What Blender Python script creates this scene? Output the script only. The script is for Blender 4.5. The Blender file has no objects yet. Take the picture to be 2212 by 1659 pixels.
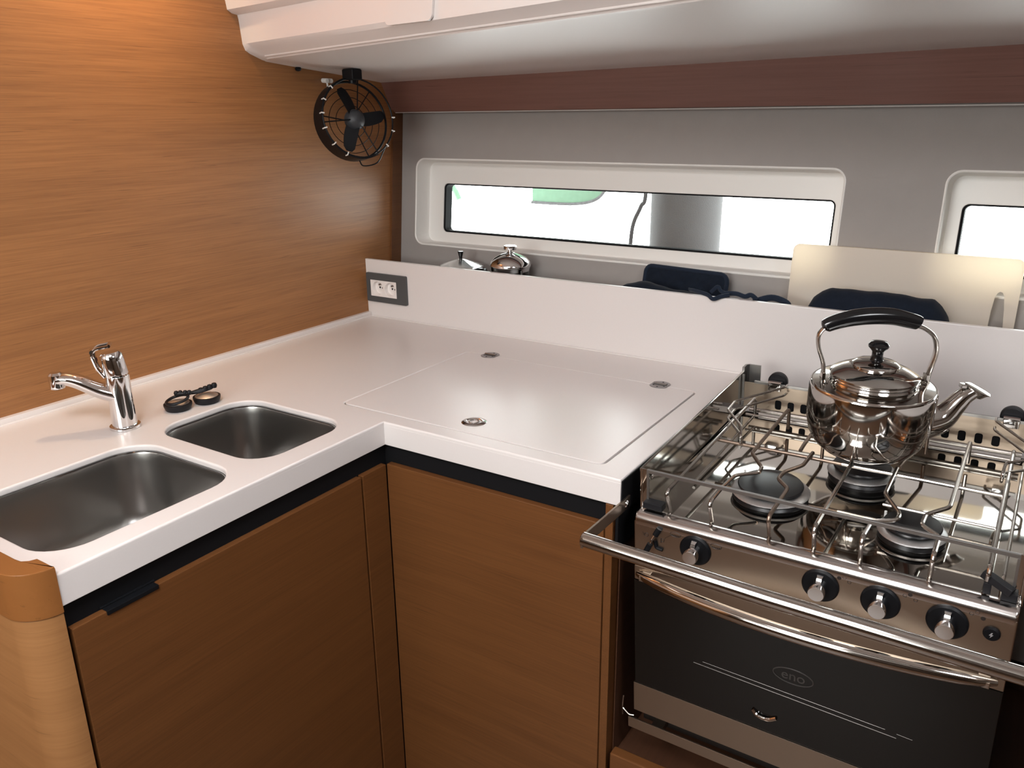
import bpy, bmesh, math, random
from mathutils import Vector, Matrix
random.seed(4)
C = bpy.context.scene.collection
SC = bpy.context.scene
PI = math.pi
UP = 0.90            # worktop height above the cabin sole; the build frame below has z = 0 on the worktop

# ---------------------------------------------------------------- camera
cd = bpy.data.cameras.new('camera'); cam = bpy.data.objects.new('camera', cd); C.objects.link(cam)
f_px, yaw, pitch, roll = 1751.314, 0.573257, 0.320783, -0.010456
cy_, sy_, cp_, sp_ = math.cos(yaw), math.sin(yaw), math.cos(pitch), math.sin(pitch)
F = Vector((-sy_*cp_, cy_*cp_, -sp_)); R0 = Vector((cy_, sy_, 0)); U0 = R0.cross(F)
Rv = R0*math.cos(roll) + U0*math.sin(roll); Uv = -R0*math.sin(roll) + U0*math.cos(roll)
cam.matrix_world = Matrix(((Rv.x, Uv.x, -F.x, 1.55766), (Rv.y, Uv.y, -F.y, -1.66659), (Rv.z, Uv.z, -F.z, 0.534844 + UP), (0, 0, 0, 1)))
cd.sensor_fit = 'HORIZONTAL'; cd.sensor_width = 36.0; cd.lens = 36.0*f_px/2212; cd.clip_start = 0.02
SC.camera = cam

# ---------------------------------------------------------------- world, lights, exposure
SC.view_settings.view_transform = 'Standard'; SC.view_settings.look = 'None'
SC.view_settings.gamma = 1.0; SC.view_settings.use_curve_mapping = False
SC.view_settings.exposure = 0.0
SC.cycles.use_denoising = True
SC.cycles.max_bounces = 10; SC.cycles.diffuse_bounces = 5; SC.cycles.glossy_bounces = 6
SC.cycles.transparent_max_bounces = 12; SC.cycles.sample_clamp_indirect = 6.0
SC.cycles.caustics_reflective = False; SC.cycles.caustics_refractive = False
w = bpy.data.worlds.new('world'); SC.world = w; w.use_nodes = True
bg = w.node_tree.nodes['Background']; bg.inputs[0].default_value = (0.97, 1.0, 1.0, 1); bg.inputs[1].default_value = 11.0

def area(name, loc, size, target, power, color=(1, 1, 1), spread=PI):
    l = bpy.data.lights.new(name, 'AREA'); l.shape = 'RECTANGLE'; l.size, l.size_y = size
    l.energy = power; l.color = color; l.spread = spread
    o = bpy.data.objects.new(name, l); C.objects.link(o); o.location = loc
    d = Vector(target) - Vector(loc); o.rotation_euler = d.to_track_quat('-Z', 'Y').to_euler(); return o
# daylight through the two deck hatches and the companionway behind the camera
area('hatch_light', (1.15, -1.75, 1.085), (0.50, 0.50), (1.15, -1.75, 0), 16, (1.0, 0.955, 0.955))
area('hatch_light', (2.25, -1.35, 1.085), (0.50, 0.42), (2.25, -1.35, 0), 8, (0.96, 0.96, 1.0))
area('companionway_light', (0.85, -3.12, 0.66), (1.2, 0.60), (0.95, 0.0, 0.50), 32, (0.98, 1.0, 0.975))
# warm downlight in the deckhead close to the left bulkhead
pl_ = bpy.data.lights.new('lamp_light', 'SPOT'); pl_.energy = 20.0; pl_.color = (1.0, 0.70, 0.42); pl_.shadow_soft_size = 0.02
pl_.spot_size = math.radians(140); pl_.spot_blend = 1.0
po = bpy.data.objects.new('lamp_light', pl_); C.objects.link(po); po.location = (0.16, -0.640, 1.06)
po.rotation_euler = Vector((-0.16, -0.06, -0.16)).to_track_quat('-Z', 'Y').to_euler()

# ---------------------------------------------------------------- materials
def new_mat(name):
    m = bpy.data.materials.new(name); m.use_nodes = True
    return m, m.node_tree, m.node_tree.nodes['Principled BSDF']
def setp(b, **k):
    for n, v in k.items():
        n = n.replace('_', ' ')
        if n in b.inputs: b.inputs[n].default_value = v
def plain(name, col, rough=0.5, metal=0.0, noise=0.0, nscale=40, bump=0.0, bscale=200, **k):
    m, t, b = new_mat(name)
    b.inputs['Base Color'].default_value = (*col, 1); b.inputs['Roughness'].default_value = rough; b.inputs['Metallic'].default_value = metal
    setp(b, **k)
    tc = t.nodes.new('ShaderNodeTexCoord')
    if noise:
        n = t.nodes.new('ShaderNodeTexNoise'); n.inputs['Scale'].default_value = nscale; n.inputs['Detail'].default_value = 4
        t.links.new(tc.outputs['Object'], n.inputs['Vector'])
        mx = t.nodes.new('ShaderNodeMix'); mx.data_type = 'RGBA'
        mx.inputs[6].default_value = (*[c*(1-noise) for c in col], 1); mx.inputs[7].default_value = (*[min(1, c*(1+noise)) for c in col], 1)
        t.links.new(n.outputs['Fac'], mx.inputs[0]); t.links.new(mx.outputs[2], b.inputs['Base Color'])
    if bump:
        n = t.nodes.new('ShaderNodeTexNoise'); n.inputs['Scale'].default_value = bscale; n.inputs['Detail'].default_value = 3
        t.links.new(tc.outputs['Object'], n.inputs['Vector'])
        bp = t.nodes.new('ShaderNodeBump'); bp.inputs['Strength'].default_value = bump; bp.inputs['Distance'].default_value = 0.001
        t.links.new(n.outputs['Fac'], bp.inputs['Height']); t.links.new(bp.outputs['Normal'], b.inputs['Normal'])
    return m
def wood(name, dark, light, axis, rough=0.38, streak=60.0, along=1.6, contrast=1.0, spec=0.5):
    m, t, b = new_mat(name)
    tc = t.nodes.new('ShaderNodeTexCoord')
    def noise(sc_along, sc_across, detail, dist=0.0):
        mp = t.nodes.new('ShaderNodeMapping'); s = [sc_along if c in axis else sc_across for c in 'xyz']; mp.inputs['Scale'].default_value = s
        n = t.nodes.new('ShaderNodeTexNoise'); n.inputs['Scale'].default_value = 1; n.inputs['Detail'].default_value = detail
        n.inputs['Roughness'].default_value = 0.62; n.inputs['Distortion'].default_value = dist
        t.links.new(tc.outputs['Object'], mp.inputs['Vector']); t.links.new(mp.outputs['Vector'], n.inputs['Vector']); return n
    fine = noise(along*4, streak*4.5, 5); mid = noise(along, streak*0.5, 4, 0.3); big = noise(along*0.35, 5, 2)
    r1 = t.nodes.new('ShaderNodeMapRange'); r1.inputs['From Min'].default_value = 0.30; r1.inputs['From Max'].default_value = 0.70
    a = t.nodes.new('ShaderNodeMath'); a.operation = 'MULTIPLY_ADD'; a.inputs[1].default_value = 0.50*contrast; t.links.new(fine.outputs['Fac'], a.inputs[0])
    c2 = t.nodes.new('ShaderNodeMath'); c2.operation = 'MULTIPLY'; c2.inputs[1].default_value = 0.32*contrast; t.links.new(mid.outputs['Fac'], c2.inputs[0])
    t.links.new(c2.outputs[0], a.inputs[2])
    d2 = t.nodes.new('ShaderNodeMath'); d2.operation = 'MULTIPLY_ADD'; d2.inputs[1].default_value = 0.13; t.links.new(big.outputs['Fac'], d2.inputs[0]); t.links.new(a.outputs[0], d2.inputs[2])
    r1.inputs['From Min'].default_value = 0.475 - 0.19; r1.inputs['From Max'].default_value = 0.475 + 0.19
    t.links.new(d2.outputs[0], r1.inputs['Value'])
    mx = t.nodes.new('ShaderNodeMix'); mx.data_type = 'RGBA'; mx.inputs[6].default_value = (*dark, 1); mx.inputs[7].default_value = (*light, 1)
    t.links.new(r1.outputs['Result'], mx.inputs[0])
    # sparse short dark pores
    por = noise(along*6, streak*5, 2); pr = t.nodes.new('ShaderNodeMapRange'); pr.inputs['From Min'].default_value = 0.66; pr.inputs['From Max'].default_value = 0.74
    pr.inputs['To Min'].default_value = 0; pr.inputs['To Max'].default_value = 0.45; t.links.new(por.outputs['Fac'], pr.inputs['Value'])
    m2 = t.nodes.new('ShaderNodeMix'); m2.data_type = 'RGBA'; m2.inputs[7].default_value = (*[c*0.35 for c in dark], 1)
    t.links.new(pr.outputs['Result'], m2.inputs[0]); t.links.new(mx.outputs[2], m2.inputs[6]); t.links.new(m2.outputs[2], b.inputs['Base Color'])
    b.inputs['Roughness'].default_value = rough; b.inputs['Specular IOR Level'].default_value = spec
    bp = t.nodes.new('ShaderNodeBump'); bp.inputs['Strength'].default_value = 0.12; bp.inputs['Distance'].default_value = 0.0006
    t.links.new(fine.outputs['Fac'], bp.inputs['Height']); t.links.new(bp.outputs['Normal'], b.inputs['Normal'])
    return m
def brushed(name, col, rough, axis, strength=0.05, rvar=0.08):
    m, t, b = new_mat(name); b.inputs['Base Color'].default_value = (*col, 1); b.inputs['Metallic'].default_value = 1
    tc = t.nodes.new('ShaderNodeTexCoord'); mp = t.nodes.new('ShaderNodeMapping'); s = [2400]*3; s['xyz'.index(axis)] = 30; mp.inputs['Scale'].default_value = s
    n = t.nodes.new('ShaderNodeTexNoise'); n.inputs['Scale'].default_value = 1; n.inputs['Detail'].default_value = 3
    t.links.new(tc.outputs['Object'], mp.inputs['Vector']); t.links.new(mp.outputs['Vector'], n.inputs['Vector'])
    mr = t.nodes.new('ShaderNodeMapRange'); mr.inputs['To Min'].default_value = rough-rvar; mr.inputs['To Max'].default_value = rough+rvar
    t.links.new(n.outputs['Fac'], mr.inputs['Value']); t.links.new(mr.outputs['Result'], b.inputs['Roughness'])
    bp = t.nodes.new('ShaderNodeBump'); bp.inputs['Strength'].default_value = strength; bp.inputs['Distance'].default_value = 0.0002
    t.links.new(n.outputs['Fac'], bp.inputs['Height']); t.links.new(bp.outputs['Normal'], b.inputs['Normal'])
    return m
WD, WL = (0.205, 0.087, 0.030), (0.390, 0.173, 0.060)
M = {}
M['wall_wood'] = wood('bulkhead_veneer', WD, WL, 'y', 0.42, 85, 1.8)
M['cab_y'] = wood('cabinet_veneer_y', (0.092, 0.034, 0.0105), (0.160, 0.063, 0.0195), 'y', 0.36, 80, 1.6)
M['cab_x'] = wood('cabinet_veneer_x', (0.092, 0.034, 0.0105), (0.160, 0.063, 0.0195), 'x', 0.36, 80, 1.6)
M['strip_wood'] = wood('mahogany_valance', (0.145, 0.066, 0.052), (0.205, 0.100, 0.080), 'x', 0.42, 40, 1.0)
M['solid_wood'] = wood('solid_wood_cap', (0.22, 0.085, 0.024), (0.30, 0.120, 0.036), 'x', 0.30, 25, 1.2, 0.5)
M['post_wood'] = wood('end_panel_veneer', (0.25, 0.115, 0.042), (0.37, 0.18, 0.070), 'xy', 0.40, 45, 1.6, 0.8)
M['dark_wood'] = wood('dark_wood', (0.05, 0.02, 0.010), (0.085, 0.034, 0.016), 'y', 0.5, 40, 1.2)
M['far_wood'] = wood('far_bulkhead_veneer', (0.050, 0.032, 0.020), (0.085, 0.052, 0.032), 'xy', 0.5, 40, 1.2)
M['sole'] = wood('floor_boards', (0.090, 0.050, 0.030), (0.110, 0.062, 0.037), 'y', 0.35, 30, 1.0)
M['white'] = plain('solid_surface_white', (0.70, 0.662, 0.648), 0.30, noise=0.015, nscale=300)
M['gel'] = plain('gelcoat_white', (0.78, 0.735, 0.715), 0.36)
M['grey'] = plain('grey_vinyl_lining', (0.310, 0.285, 0.270), 0.62, noise=0.05, nscale=25, bump=0.25, bscale=1400)
M['frame_white'] = plain('window_moulding_white', (0.80, 0.78, 0.75), 0.38)
M['black'] = plain('black_plastic', (0.006, 0.0065, 0.008), 0.42, Specular_IOR_Level=0.18)
M['blackmat'] = plain('black_recess', (0.005, 0.005, 0.006), 0.7, Specular_IOR_Level=0.15)
M['rubber'] = plain('black_rubber', (0.008, 0.008, 0.010), 0.5, Specular_IOR_Level=0.3)
M['chrome'] = plain('chrome', (0.80, 0.80, 0.81), 0.05, 1.0)
M['steel'] = plain('polished_steel', (0.56, 0.54, 0.515), 0.075, 1.0)
M['hob'] = plain('mirror_steel_hob', (0.46, 0.44, 0.41), 0.045, 1.0)
M['panel'] = brushed('brushed_steel_panel', (0.40, 0.325, 0.26), 0.33, 'x', 0.010, 0.02)
M['roll'] = brushed('satin_steel_roll', (0.60, 0.57, 0.56), 0.17, 'x', 0.010, 0.03)
M['rod'] = plain('grate_rod_steel', (0.50, 0.47, 0.44), 0.22, 1.0, noise=0.18, nscale=120)
M['rod_burnt'] = plain('heat_browned_rod', (0.21, 0.155, 0.12), 0.38, 0.9, noise=0.4, nscale=160)
M['bar'] = plain('rail_flat_steel', (0.33, 0.32, 0.31), 0.30, 0.9)
M['sink'] = brushed('sink_steel', (0.38, 0.37, 0.355), 0.30, 'x', 0.008, 0.02)
M['cap'] = plain('burner_enamel', (0.008, 0.008, 0.009), 0.30, noise=0.2, nscale=90, Specular_IOR_Level=0.35)
M['alu'] = plain('burner_aluminium', (0.50, 0.50, 0.50), 0.42, 1.0, noise=0.15, nscale=300)
M['glassblack'] = plain('oven_glass', (0.002, 0.002, 0.002), 0.04, Specular_IOR_Level=0.5)
M['bake'] = plain('grip_bakelite', (0.006, 0.006, 0.007), 0.16)
M['navy'] = plain('navy_cotton', (0.006, 0.010, 0.019), 0.9, noise=0.35, nscale=120, bump=0.6, bscale=900, Sheen_Weight=0.06, Specular_IOR_Level=0.2)
M['navyhem'] = plain('navy_binding', (0.011, 0.018, 0.034), 0.85, bump=0.5, bscale=700, Sheen_Weight=0.1, Specular_IOR_Level=0.2)
M['outlet'] = plain('outlet_grey', (0.070, 0.073, 0.076), 0.4)
M['outlet_white'] = plain('outlet_white', (0.80, 0.76, 0.74), 0.35)
M['ink'] = plain('panel_ink', (0.02, 0.014, 0.012), 0.5)
M['greyink'] = plain('dial_print', (0.35, 0.35, 0.36), 0.5)
M['logo'] = plain('logo_print', (0.050, 0.046, 0.044), 0.35)
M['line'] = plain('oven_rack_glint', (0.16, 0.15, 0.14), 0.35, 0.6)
M['rope'] = plain('dark_rope', (0.02, 0.02, 0.024), 0.9, noise=0.9, nscale=300, bump=0.6)
M['fender'] = plain('fender_knit', (0.030, 0.030, 0.032), 0.9, noise=0.25, nscale=260, bump=1.0, bscale=500)
M['green'] = plain('pale_green_cloth', (0.080, 0.15, 0.10), 0.9, noise=0.15, nscale=60)
M['acrylic'] = plain('cutting_board_plastic', (0.82, 0.77, 0.71), 0.40, Subsurface_Weight=0.0)
M['mount'] = plain('white_fixture', (0.8, 0.8, 0.78), 0.4)
M['darksteel'] = plain('dark_oven_side', (0.02, 0.018, 0.017), 0.4, 0.3)
# translucent plastic board
t = M['acrylic'].node_tree; tr = t.nodes.new('ShaderNodeBsdfTranslucent'); tr.inputs[0].default_value = (1.0, 0.90, 0.74, 1)
ms = t.nodes.new('ShaderNodeMixShader'); ms.inputs[0].default_value = 0.50; out = t.nodes['Material Output']
t.links.new(t.nodes['Principled BSDF'].outputs[0], ms.inputs[1]); t.links.new(tr.outputs[0], ms.inputs[2]); t.links.new(ms.outputs[0], out.inputs[0])
def clear(name, tint, fac, rough=0.02):
    m = bpy.data.materials.new(name); m.use_nodes = True; t = m.node_tree; t.nodes.remove(t.nodes['Principled BSDF'])
    a = t.nodes.new('ShaderNodeBsdfTransparent'); a.inputs[0].default_value = (*tint, 1)
    g = t.nodes.new('ShaderNodeBsdfGlossy'); g.inputs['Roughness'].default_value = rough
    fr = t.nodes.new('ShaderNodeFresnel'); fr.inputs[0].default_value = 1.45
    mu = t.nodes.new('ShaderNodeMath'); mu.operation = 'MULTIPLY'; mu.inputs[1].default_value = fac; t.links.new(fr.outputs[0], mu.inputs[0])
    ms = t.nodes.new('ShaderNodeMixShader'); t.links.new(mu.outputs[0], ms.inputs[0]); t.links.new(a.outputs[0], ms.inputs[1]); t.links.new(g.outputs[0], ms.inputs[2])
    t.links.new(ms.outputs[0], t.nodes['Material Output'].inputs[0]); return m
M['pane'] = clear('window_glass', (0.97, 0.99, 0.98), 1.0)
M['clear'] = clear('jar_glass', (0.78, 0.78, 0.77), 1.6)
M['fanplastic'] = clear('smoked_fan_shroud', (0.12, 0.12, 0.13), 1.0, 0.2)

# ---------------------------------------------------------------- mesh helpers
INV = {}
def finish(me, smooth=35):
    for p in me.polygons: p.use_smooth = True
    me.set_sharp_from_angle(angle=math.radians(smooth))
def obj(name, bm, m, parent=None, local=False, smooth=35, label=None):
    """link bm as one mesh object; vertices are in the build frame (or in the parent's frame when local)"""
    bmesh.ops.recalc_face_normals(bm, faces=bm.faces)
    me = bpy.data.meshes.new(name)
    if parent is not None and not local: bm.transform(INV[parent.name])
    off = Vector((0, 0, 0))
    if parent is None:
        xs = [v.co.x for v in bm.verts]; ys = [v.co.y for v in bm.verts]; zs = [v.co.z for v in bm.verts]
        off = Vector(((min(xs)+max(xs))/2, (min(ys)+max(ys))/2, min(zs))); bm.transform(Matrix.Translation(-off))
    bm.to_mesh(me); bm.free(); finish(me, smooth)
    me.materials.append(M[m] if isinstance(m, str) else m)
    o = bpy.data.objects.new(name, me); C.objects.link(o); o.location = off
    INV[o.name] = (INV[parent.name] if parent is not None else Matrix.Translation(-off))
    if parent is not None: o.parent = parent
    if label: o['label'] = label
    wn = o.modifiers.new('weighted', 'WEIGHTED_NORMAL'); wn.mode = 'FACE_AREA'; wn.weight = 80; wn.keep_sharp = True
    return o
def tag(o, label, cat, group=None, kind=None):
    if label: o['label'] = label
    if cat: o['category'] = cat
    if group: o['group'] = group
    if kind: o['kind'] = kind
    return o
def thing(name, label, cat, loc=(0, 0, 0), mat=None, group=None):
    o = bpy.data.objects.new(name, None); C.objects.link(o); o.empty_display_size = 0.05
    m = mat if mat is not None else Matrix.Translation(Vector(loc)); o.matrix_world = m
    INV[o.name] = m.inverted(); return tag(o, label, cat, group)
def struct(name, bm, m, label, parent=None, smooth=35):
    o = obj(name, bm, m, parent, smooth=smooth)
    if parent is None: o['kind'] = 'structure'
    if label: o['label'] = label
    return o
def BM(): return bmesh.new()
def merge(bm, b2):
    me = bpy.data.meshes.new('t'); b2.to_mesh(me); b2.free(); bm.from_mesh(me); bpy.data.meshes.remove(me); return bm
def box(bm, x0, x1, y0, y1, z0, z1, bev=0.0, seg=2, mat=None):
    b = bmesh.new(); bmesh.ops.create_cube(b, size=1)
    for v in b.verts:
        v.co = Vector((x0+(v.co.x+.5)*(x1-x0), y0+(v.co.y+.5)*(y1-y0), z0+(v.co.z+.5)*(z1-z0)))
    if bev: bmesh.ops.bevel(b, geom=b.edges[:], offset=bev, segments=seg, affect='EDGES', profile=0.5)
    if mat is not None: b.transform(mat)
    return merge(bm, b)
def prism(bm, poly, axis, a, b_, bev=0.0, seg=2, mat=None):
    """poly: 2D points in the plane perpendicular to axis ('z': xy, 'y': xz, 'x': yz), extruded from a to b"""
    b = bmesh.new()
    def P(u, v, w): return Vector((u, v, w)) if axis == 'z' else Vector((u, w, v)) if axis == 'y' else Vector((w, u, v))
    A = [b.verts.new(P(u, v, a)) for u, v in poly]; B = [b.verts.new(P(u, v, b_)) for u, v in poly]; n = len(poly)
    fa = b.faces.new(A); fb = b.faces.new(B[::-1])
    for i in range(n): b.faces.new((A[i], A[(i+1) % n], B[(i+1) % n], B[i]))
    bmesh.ops.recalc_face_normals(b, faces=b.faces)
    if bev: bmesh.ops.bevel(b, geom=[e for f in (fa, fb) for e in f.edges], offset=bev, segments=seg, affect='EDGES', profile=0.5)
    if mat is not None: b.transform(mat)
    return merge(bm, b)
def rrect(x0, x1, y0, y1, r, n=6):
    pts = []
    for cx, cy, a0 in ((x1-r, y1-r, 0), (x0+r, y1-r, 90), (x0+r, y0+r, 180), (x1-r, y0+r, 270)):
        for i in range(n+1):
            a = math.radians(a0+90*i/n); pts.append((cx+r*math.cos(a), cy+r*math.sin(a)))
    return pts
def loft(bm, rings, cap0=True, cap1=True, closed=True):
    L = [[bm.verts.new(p) for p in r] for r in rings]; n = len(rings[0])
    for a, b in zip(L, L[1:]):
        for i in range(n if closed else n-1):
            j = (i+1) % n
            try: bm.faces.new((a[i], a[j], b[j], b[i]))
            except ValueError: pass
    if cap0 and closed: bm.faces.new(L[0])
    if cap1 and closed: bm.faces.new(L[-1][::-1])
    return bm
def lathe(bm, prof, center=(0, 0, 0), n=32, mat=None, closed=False):
    """profile (r, z) about +Z"""
    b = bmesh.new(); rings = []
    for r, z in prof:
        if r < 1e-6: rings.append([b.verts.new((0, 0, z))])
        else: rings.append([b.verts.new((r*math.cos(2*PI*i/n), r*math.sin(2*PI*i/n), z)) for i in range(n)])
    if closed: rings.append(rings[0])
    for A, B in zip(rings, rings[1:]):
        if len(A) == 1 and len(B) == 1: continue
        for i in range(n):
            j = (i+1) % n
            if len(A) == 1: b.faces.new((A[0], B[i], B[j]))
            elif len(B) == 1: b.faces.new((A[i], A[j], B[0]))
            else: b.faces.new((A[i], A[j], B[j], B[i]))
    b.transform((mat if mat is not None else Matrix()) if center == (0, 0, 0) else Matrix.Translation(Vector(center)) @ (mat if mat is not None else Matrix()))
    return merge(bm, b)
def smooth_path(pts, k=4):
    """Catmull-Rom through the points"""
    P = [Vector(p) for p in pts]; P = [2*P[0]-P[1]] + P + [2*P[-1]-P[-2]]; out = []
    for i in range(1, len(P)-2):
        for j in range(k):
            t = j/k; a, b, c, d = P[i-1], P[i], P[i+1], P[i+2]
            out.append(0.5*((2*b) + (c-a)*t + (2*a-5*b+4*c-d)*t*t + (3*b-a-3*c+d)*t**3))
    out.append(P[-2]); return out
def fillet(pts, r, k=4):
    """round the inner corners of a polyline"""
    P = [Vector(p) for p in pts]; out = [P[0]]
    for a, b, c in zip(P, P[1:], P[2:]):
        u = (a-b); v = (c-b); d = min(r, u.length*.45, v.length*.45); p0 = b+u.normalized()*d; p1 = b+v.normalized()*d
        for i in range(k+1):
            t = i/k; out.append((1-t)**2*p0 + 2*t*(1-t)*b + t*t*p1)
    out.append(P[-1]); return out
def tube(bm, pts, r, n=10, closed=False, flat=1.0, flat_dir=None):
    """sweep a circle (or ellipse: flat scales the second axis) along pts; r may be a list"""
    P = [Vector(p) for p in pts]; m = len(P); rs = r if isinstance(r, (list, tuple)) else [r]*m
    fl = flat if isinstance(flat, (list, tuple)) else [flat]*m
    T = []
    for i in range(m):
        a = P[(i-1) % m] if (closed or i) else P[0]; b = P[(i+1) % m] if (closed or i < m-1) else P[-1]; T.append((b-a).normalized())
    ref = Vector(flat_dir) if flat_dir else (Vector((0, 0, 1)) if abs(T[0].z) < .9 else Vector((1, 0, 0)))
    N = (ref - T[0]*ref.dot(T[0])).normalized(); rings = []
    for i in range(m):
        if flat_dir: N = (ref - T[i]*ref.dot(T[i]))
        else: N = (N - T[i]*N.dot(T[i]))
        N = N.normalized(); B = T[i].cross(N)
        rings.append([P[i] + (N*math.cos(2*PI*k/n)*fl[i] + B*math.sin(2*PI*k/n))*rs[i] for k in range(n)])
    b = bmesh.new()
    if closed: rings.append(rings[0])
    loft(b, rings, not closed, not closed)
    if closed: bmesh.ops.remove_doubles(b, verts=b.verts[:], dist=1e-7)
    return merge(bm, b)
def ring(bm, c, R, r, n=40, k=8, mat=None):
    b = bmesh.new(); pts = [(R*math.cos(2*PI*i/n), R*math.sin(2*PI*i/n), 0) for i in range(n)]
    tube(b, pts, r, k, closed=True)
    if mat is not None: b.transform(mat)
    b.transform(Matrix.Translation(Vector(c))); return merge(bm, b)
def aim(d, up=(0, 0, 1)):
    """rotation taking +Z to d"""
    return Vector(d).to_track_quat('Z', 'Y').to_matrix().to_4x4()
def plate(outline, holes, z0, z1, bev, fn=None):
    """flat plate with holes and rounded edges; fn maps (x,y,z) to 3D"""
    b = bmesh.new()
    for poly in [outline]+holes:
        V = [b.verts.new((x, y, z1)) for x, y in poly]
        for i in range(len(V)): b.edges.new((V[i], V[(i+1) % len(V)]))
    bmesh.ops.triangle_fill(b, use_beauty=True, use_dissolve=False, edges=b.edges[:], normal=(0, 0, 1))
    for f in b.faces:
        f.normal_update()
        if f.normal.z < 0: f.normal_flip()
    r = bmesh.ops.extrude_face_region(b, geom=b.faces[:])
    for v in [g for g in r['geom'] if isinstance(g, bmesh.types.BMVert)]: v.co.z = z0
    bmesh.ops.recalc_face_normals(b, faces=b.faces)
    if bev:
        es = [e for e in b.edges if len(e.link_faces) == 2 and abs(abs(e.link_faces[0].normal.z)-abs(e.link_faces[1].normal.z)) > .5]
        bmesh.ops.bevel(b, geom=es, offset=bev, segments=3, affect='EDGES', profile=0.5, clamp_overlap=True)
    for v in b.verts: v.co = fn(v.co.copy()) if fn else v.co
    return b
def text_bm(s, size, mat, depth=0.0003):
    cu = bpy.data.curves.new('t', 'FONT'); cu.body = s; cu.size = size; cu.extrude = depth; cu.align_x = 'CENTER'; cu.align_y = 'CENTER'
    o = bpy.data.objects.new('t', cu); C.objects.link(o); dg = bpy.context.evaluated_depsgraph_get(); dg.update()
    me = bpy.data.meshes.new_from_object(o.evaluated_get(dg)); b = bmesh.new(); b.from_mesh(me)
    bpy.data.objects.remove(o); bpy.data.meshes.remove(me); bpy.data.curves.remove(cu); b.transform(mat); return b

# ================================================================ THE SETTING
YB, XR = -3.2, 3.2
b = BM(); box(b, -0.05, XR, YB, 0.40, -0.95, -0.90); struct('floor', b, 'sole', 'dark wooden cabin sole')
b = BM(); box(b, -0.03, 0.0, YB, 0.30, -0.90, 1.12)
struct('wall_left', b, 'wall_wood', 'large orange-brown wood veneer bulkhead on the left')
b = BM(); box(b, XR, XR+.03, YB, 0.30, -0.90, 1.12); struct('wall_right', b, 'far_wood', 'wood veneer bulkhead far to the right')
b = BM(); box(b, -.03, XR+.03, YB-.03, YB, -0.90, 1.12); struct('wall_front', b, 'far_wood', 'wood veneer cabin side behind the viewer')
# deckhead with the two open hatches
hx = [(0.90, 1.40, -2.00, -1.50), (2.00, 2.50, -1.56, -1.14)]
b = plate([(-.03, YB-.03), (XR+.03, YB-.03), (XR+.03, .30), (-.03, .30)], [rrect(*h, 0.05) for h in hx], 1.10, 1.13, 0.002)
ceil = struct('ceiling', b, 'gel', 'white deckhead over the galley with two hatch openings')

# hull side: a leaning grey lined panel with long windows
SL = 0.10196; cs = 1/math.sqrt(1+SL*SL); sn = SL*cs
def hull(x, s, off=0.0):   # s is height, off is depth outward
    return Vector((x, 0.1325 + SL*s + off*cs, s - off*sn))
hfn = lambda p: hull(p.x, p.y, p.z)
WIN = [(0.058, 1.203, 0.187, 0.420, 0.115, 1.180, 0.222, 0.357), (1.393, 2.60, 0.187, 0.422, 1.423, 2.575, 0.222, 0.361)]
holes = [rrect(a, b_, c, d, 0.026) for a, b_, c, d, *_ in WIN]
b = plate([(0, -0.90), (XR, -0.90), (XR, 1.10), (0, 1.10)], holes, 0.0, 0.012, 0.0008, hfn)
struct('wall_back', b, 'grey', 'sloping grey lined hull side behind the galley')
for i, (x0, x1, z0, z1, a0, a1, c0, c1) in enumerate(WIN):
    n = 8; D = 0.055
    w_ = thing('window_%d' % (i+1), ('long low window in white moulding behind the splashback', 'second window cut by the right edge, behind the cutting board')[i], None, (x0, 0.16, z0)); w_['kind'] = 'structure'
    def RR(x0_, x1_, y0_, y1_, r, off): return [hull(u, v, off) for u, v in rrect(x0_, x1_, y0_, y1_, r, n)]
    b = BM(); e = .0035
    rings = [RR(x0-e*.7, x1+e*.7, z0-e*.7, z1+e*.7, .029, -.0002), RR(x0-e*.4, x1+e*.4, z0-e*.4, z1+e*.4, .028, -.0010), RR(x0, x1, z0, z1, .026, -.0011), RR(x0+.002, x1-.002, z0+.002, z1-.002, .025, .0005),
             RR(x0+.004, x1-.002, z0+.004, z1-.004, .024, D-.010), RR(x0+.007, x1-.004, z0+.007, z1-.007, .022, D-.002), RR(x0+.014, x1-.008, z0+.013, z1-.013, .018, D),
             RR(a0-.001, a1+.001, c0-.001, c1+.001, .014, D), RR(a0, a1, c0, c1, .0135, D+.001), RR(a0, a1, c0, c1, .0135, D+.006)]
    loft(b, rings, False, False); obj('frame', b, 'frame_white', w_)
    b = BM()
    rings = [RR(a0, a1, c0, c1, .0135, D+.003), RR(a0+.005, a1-.004, c0+.0045, c1-.003, .011, D+.004), RR(a0+.0055, a1-.0045, c0+.005, c1-.0035, .010, D+.032), RR(a0-.02, a1+.02, c0-.02, c1+.02, .014, D+.034)]
    loft(b, rings, False, False); obj('gasket', b, 'blackmat', w_, label='black rubber window gasket')
    b = BM(); loft(b, [RR(a0+.003, a1-.003, c0+.003, c1-.003, .011, D+.026), RR(a0+.003, a1-.003, c0+.003, c1-.003, .011, D+.030)]); obj('pane', b, 'pane', w_)
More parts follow.
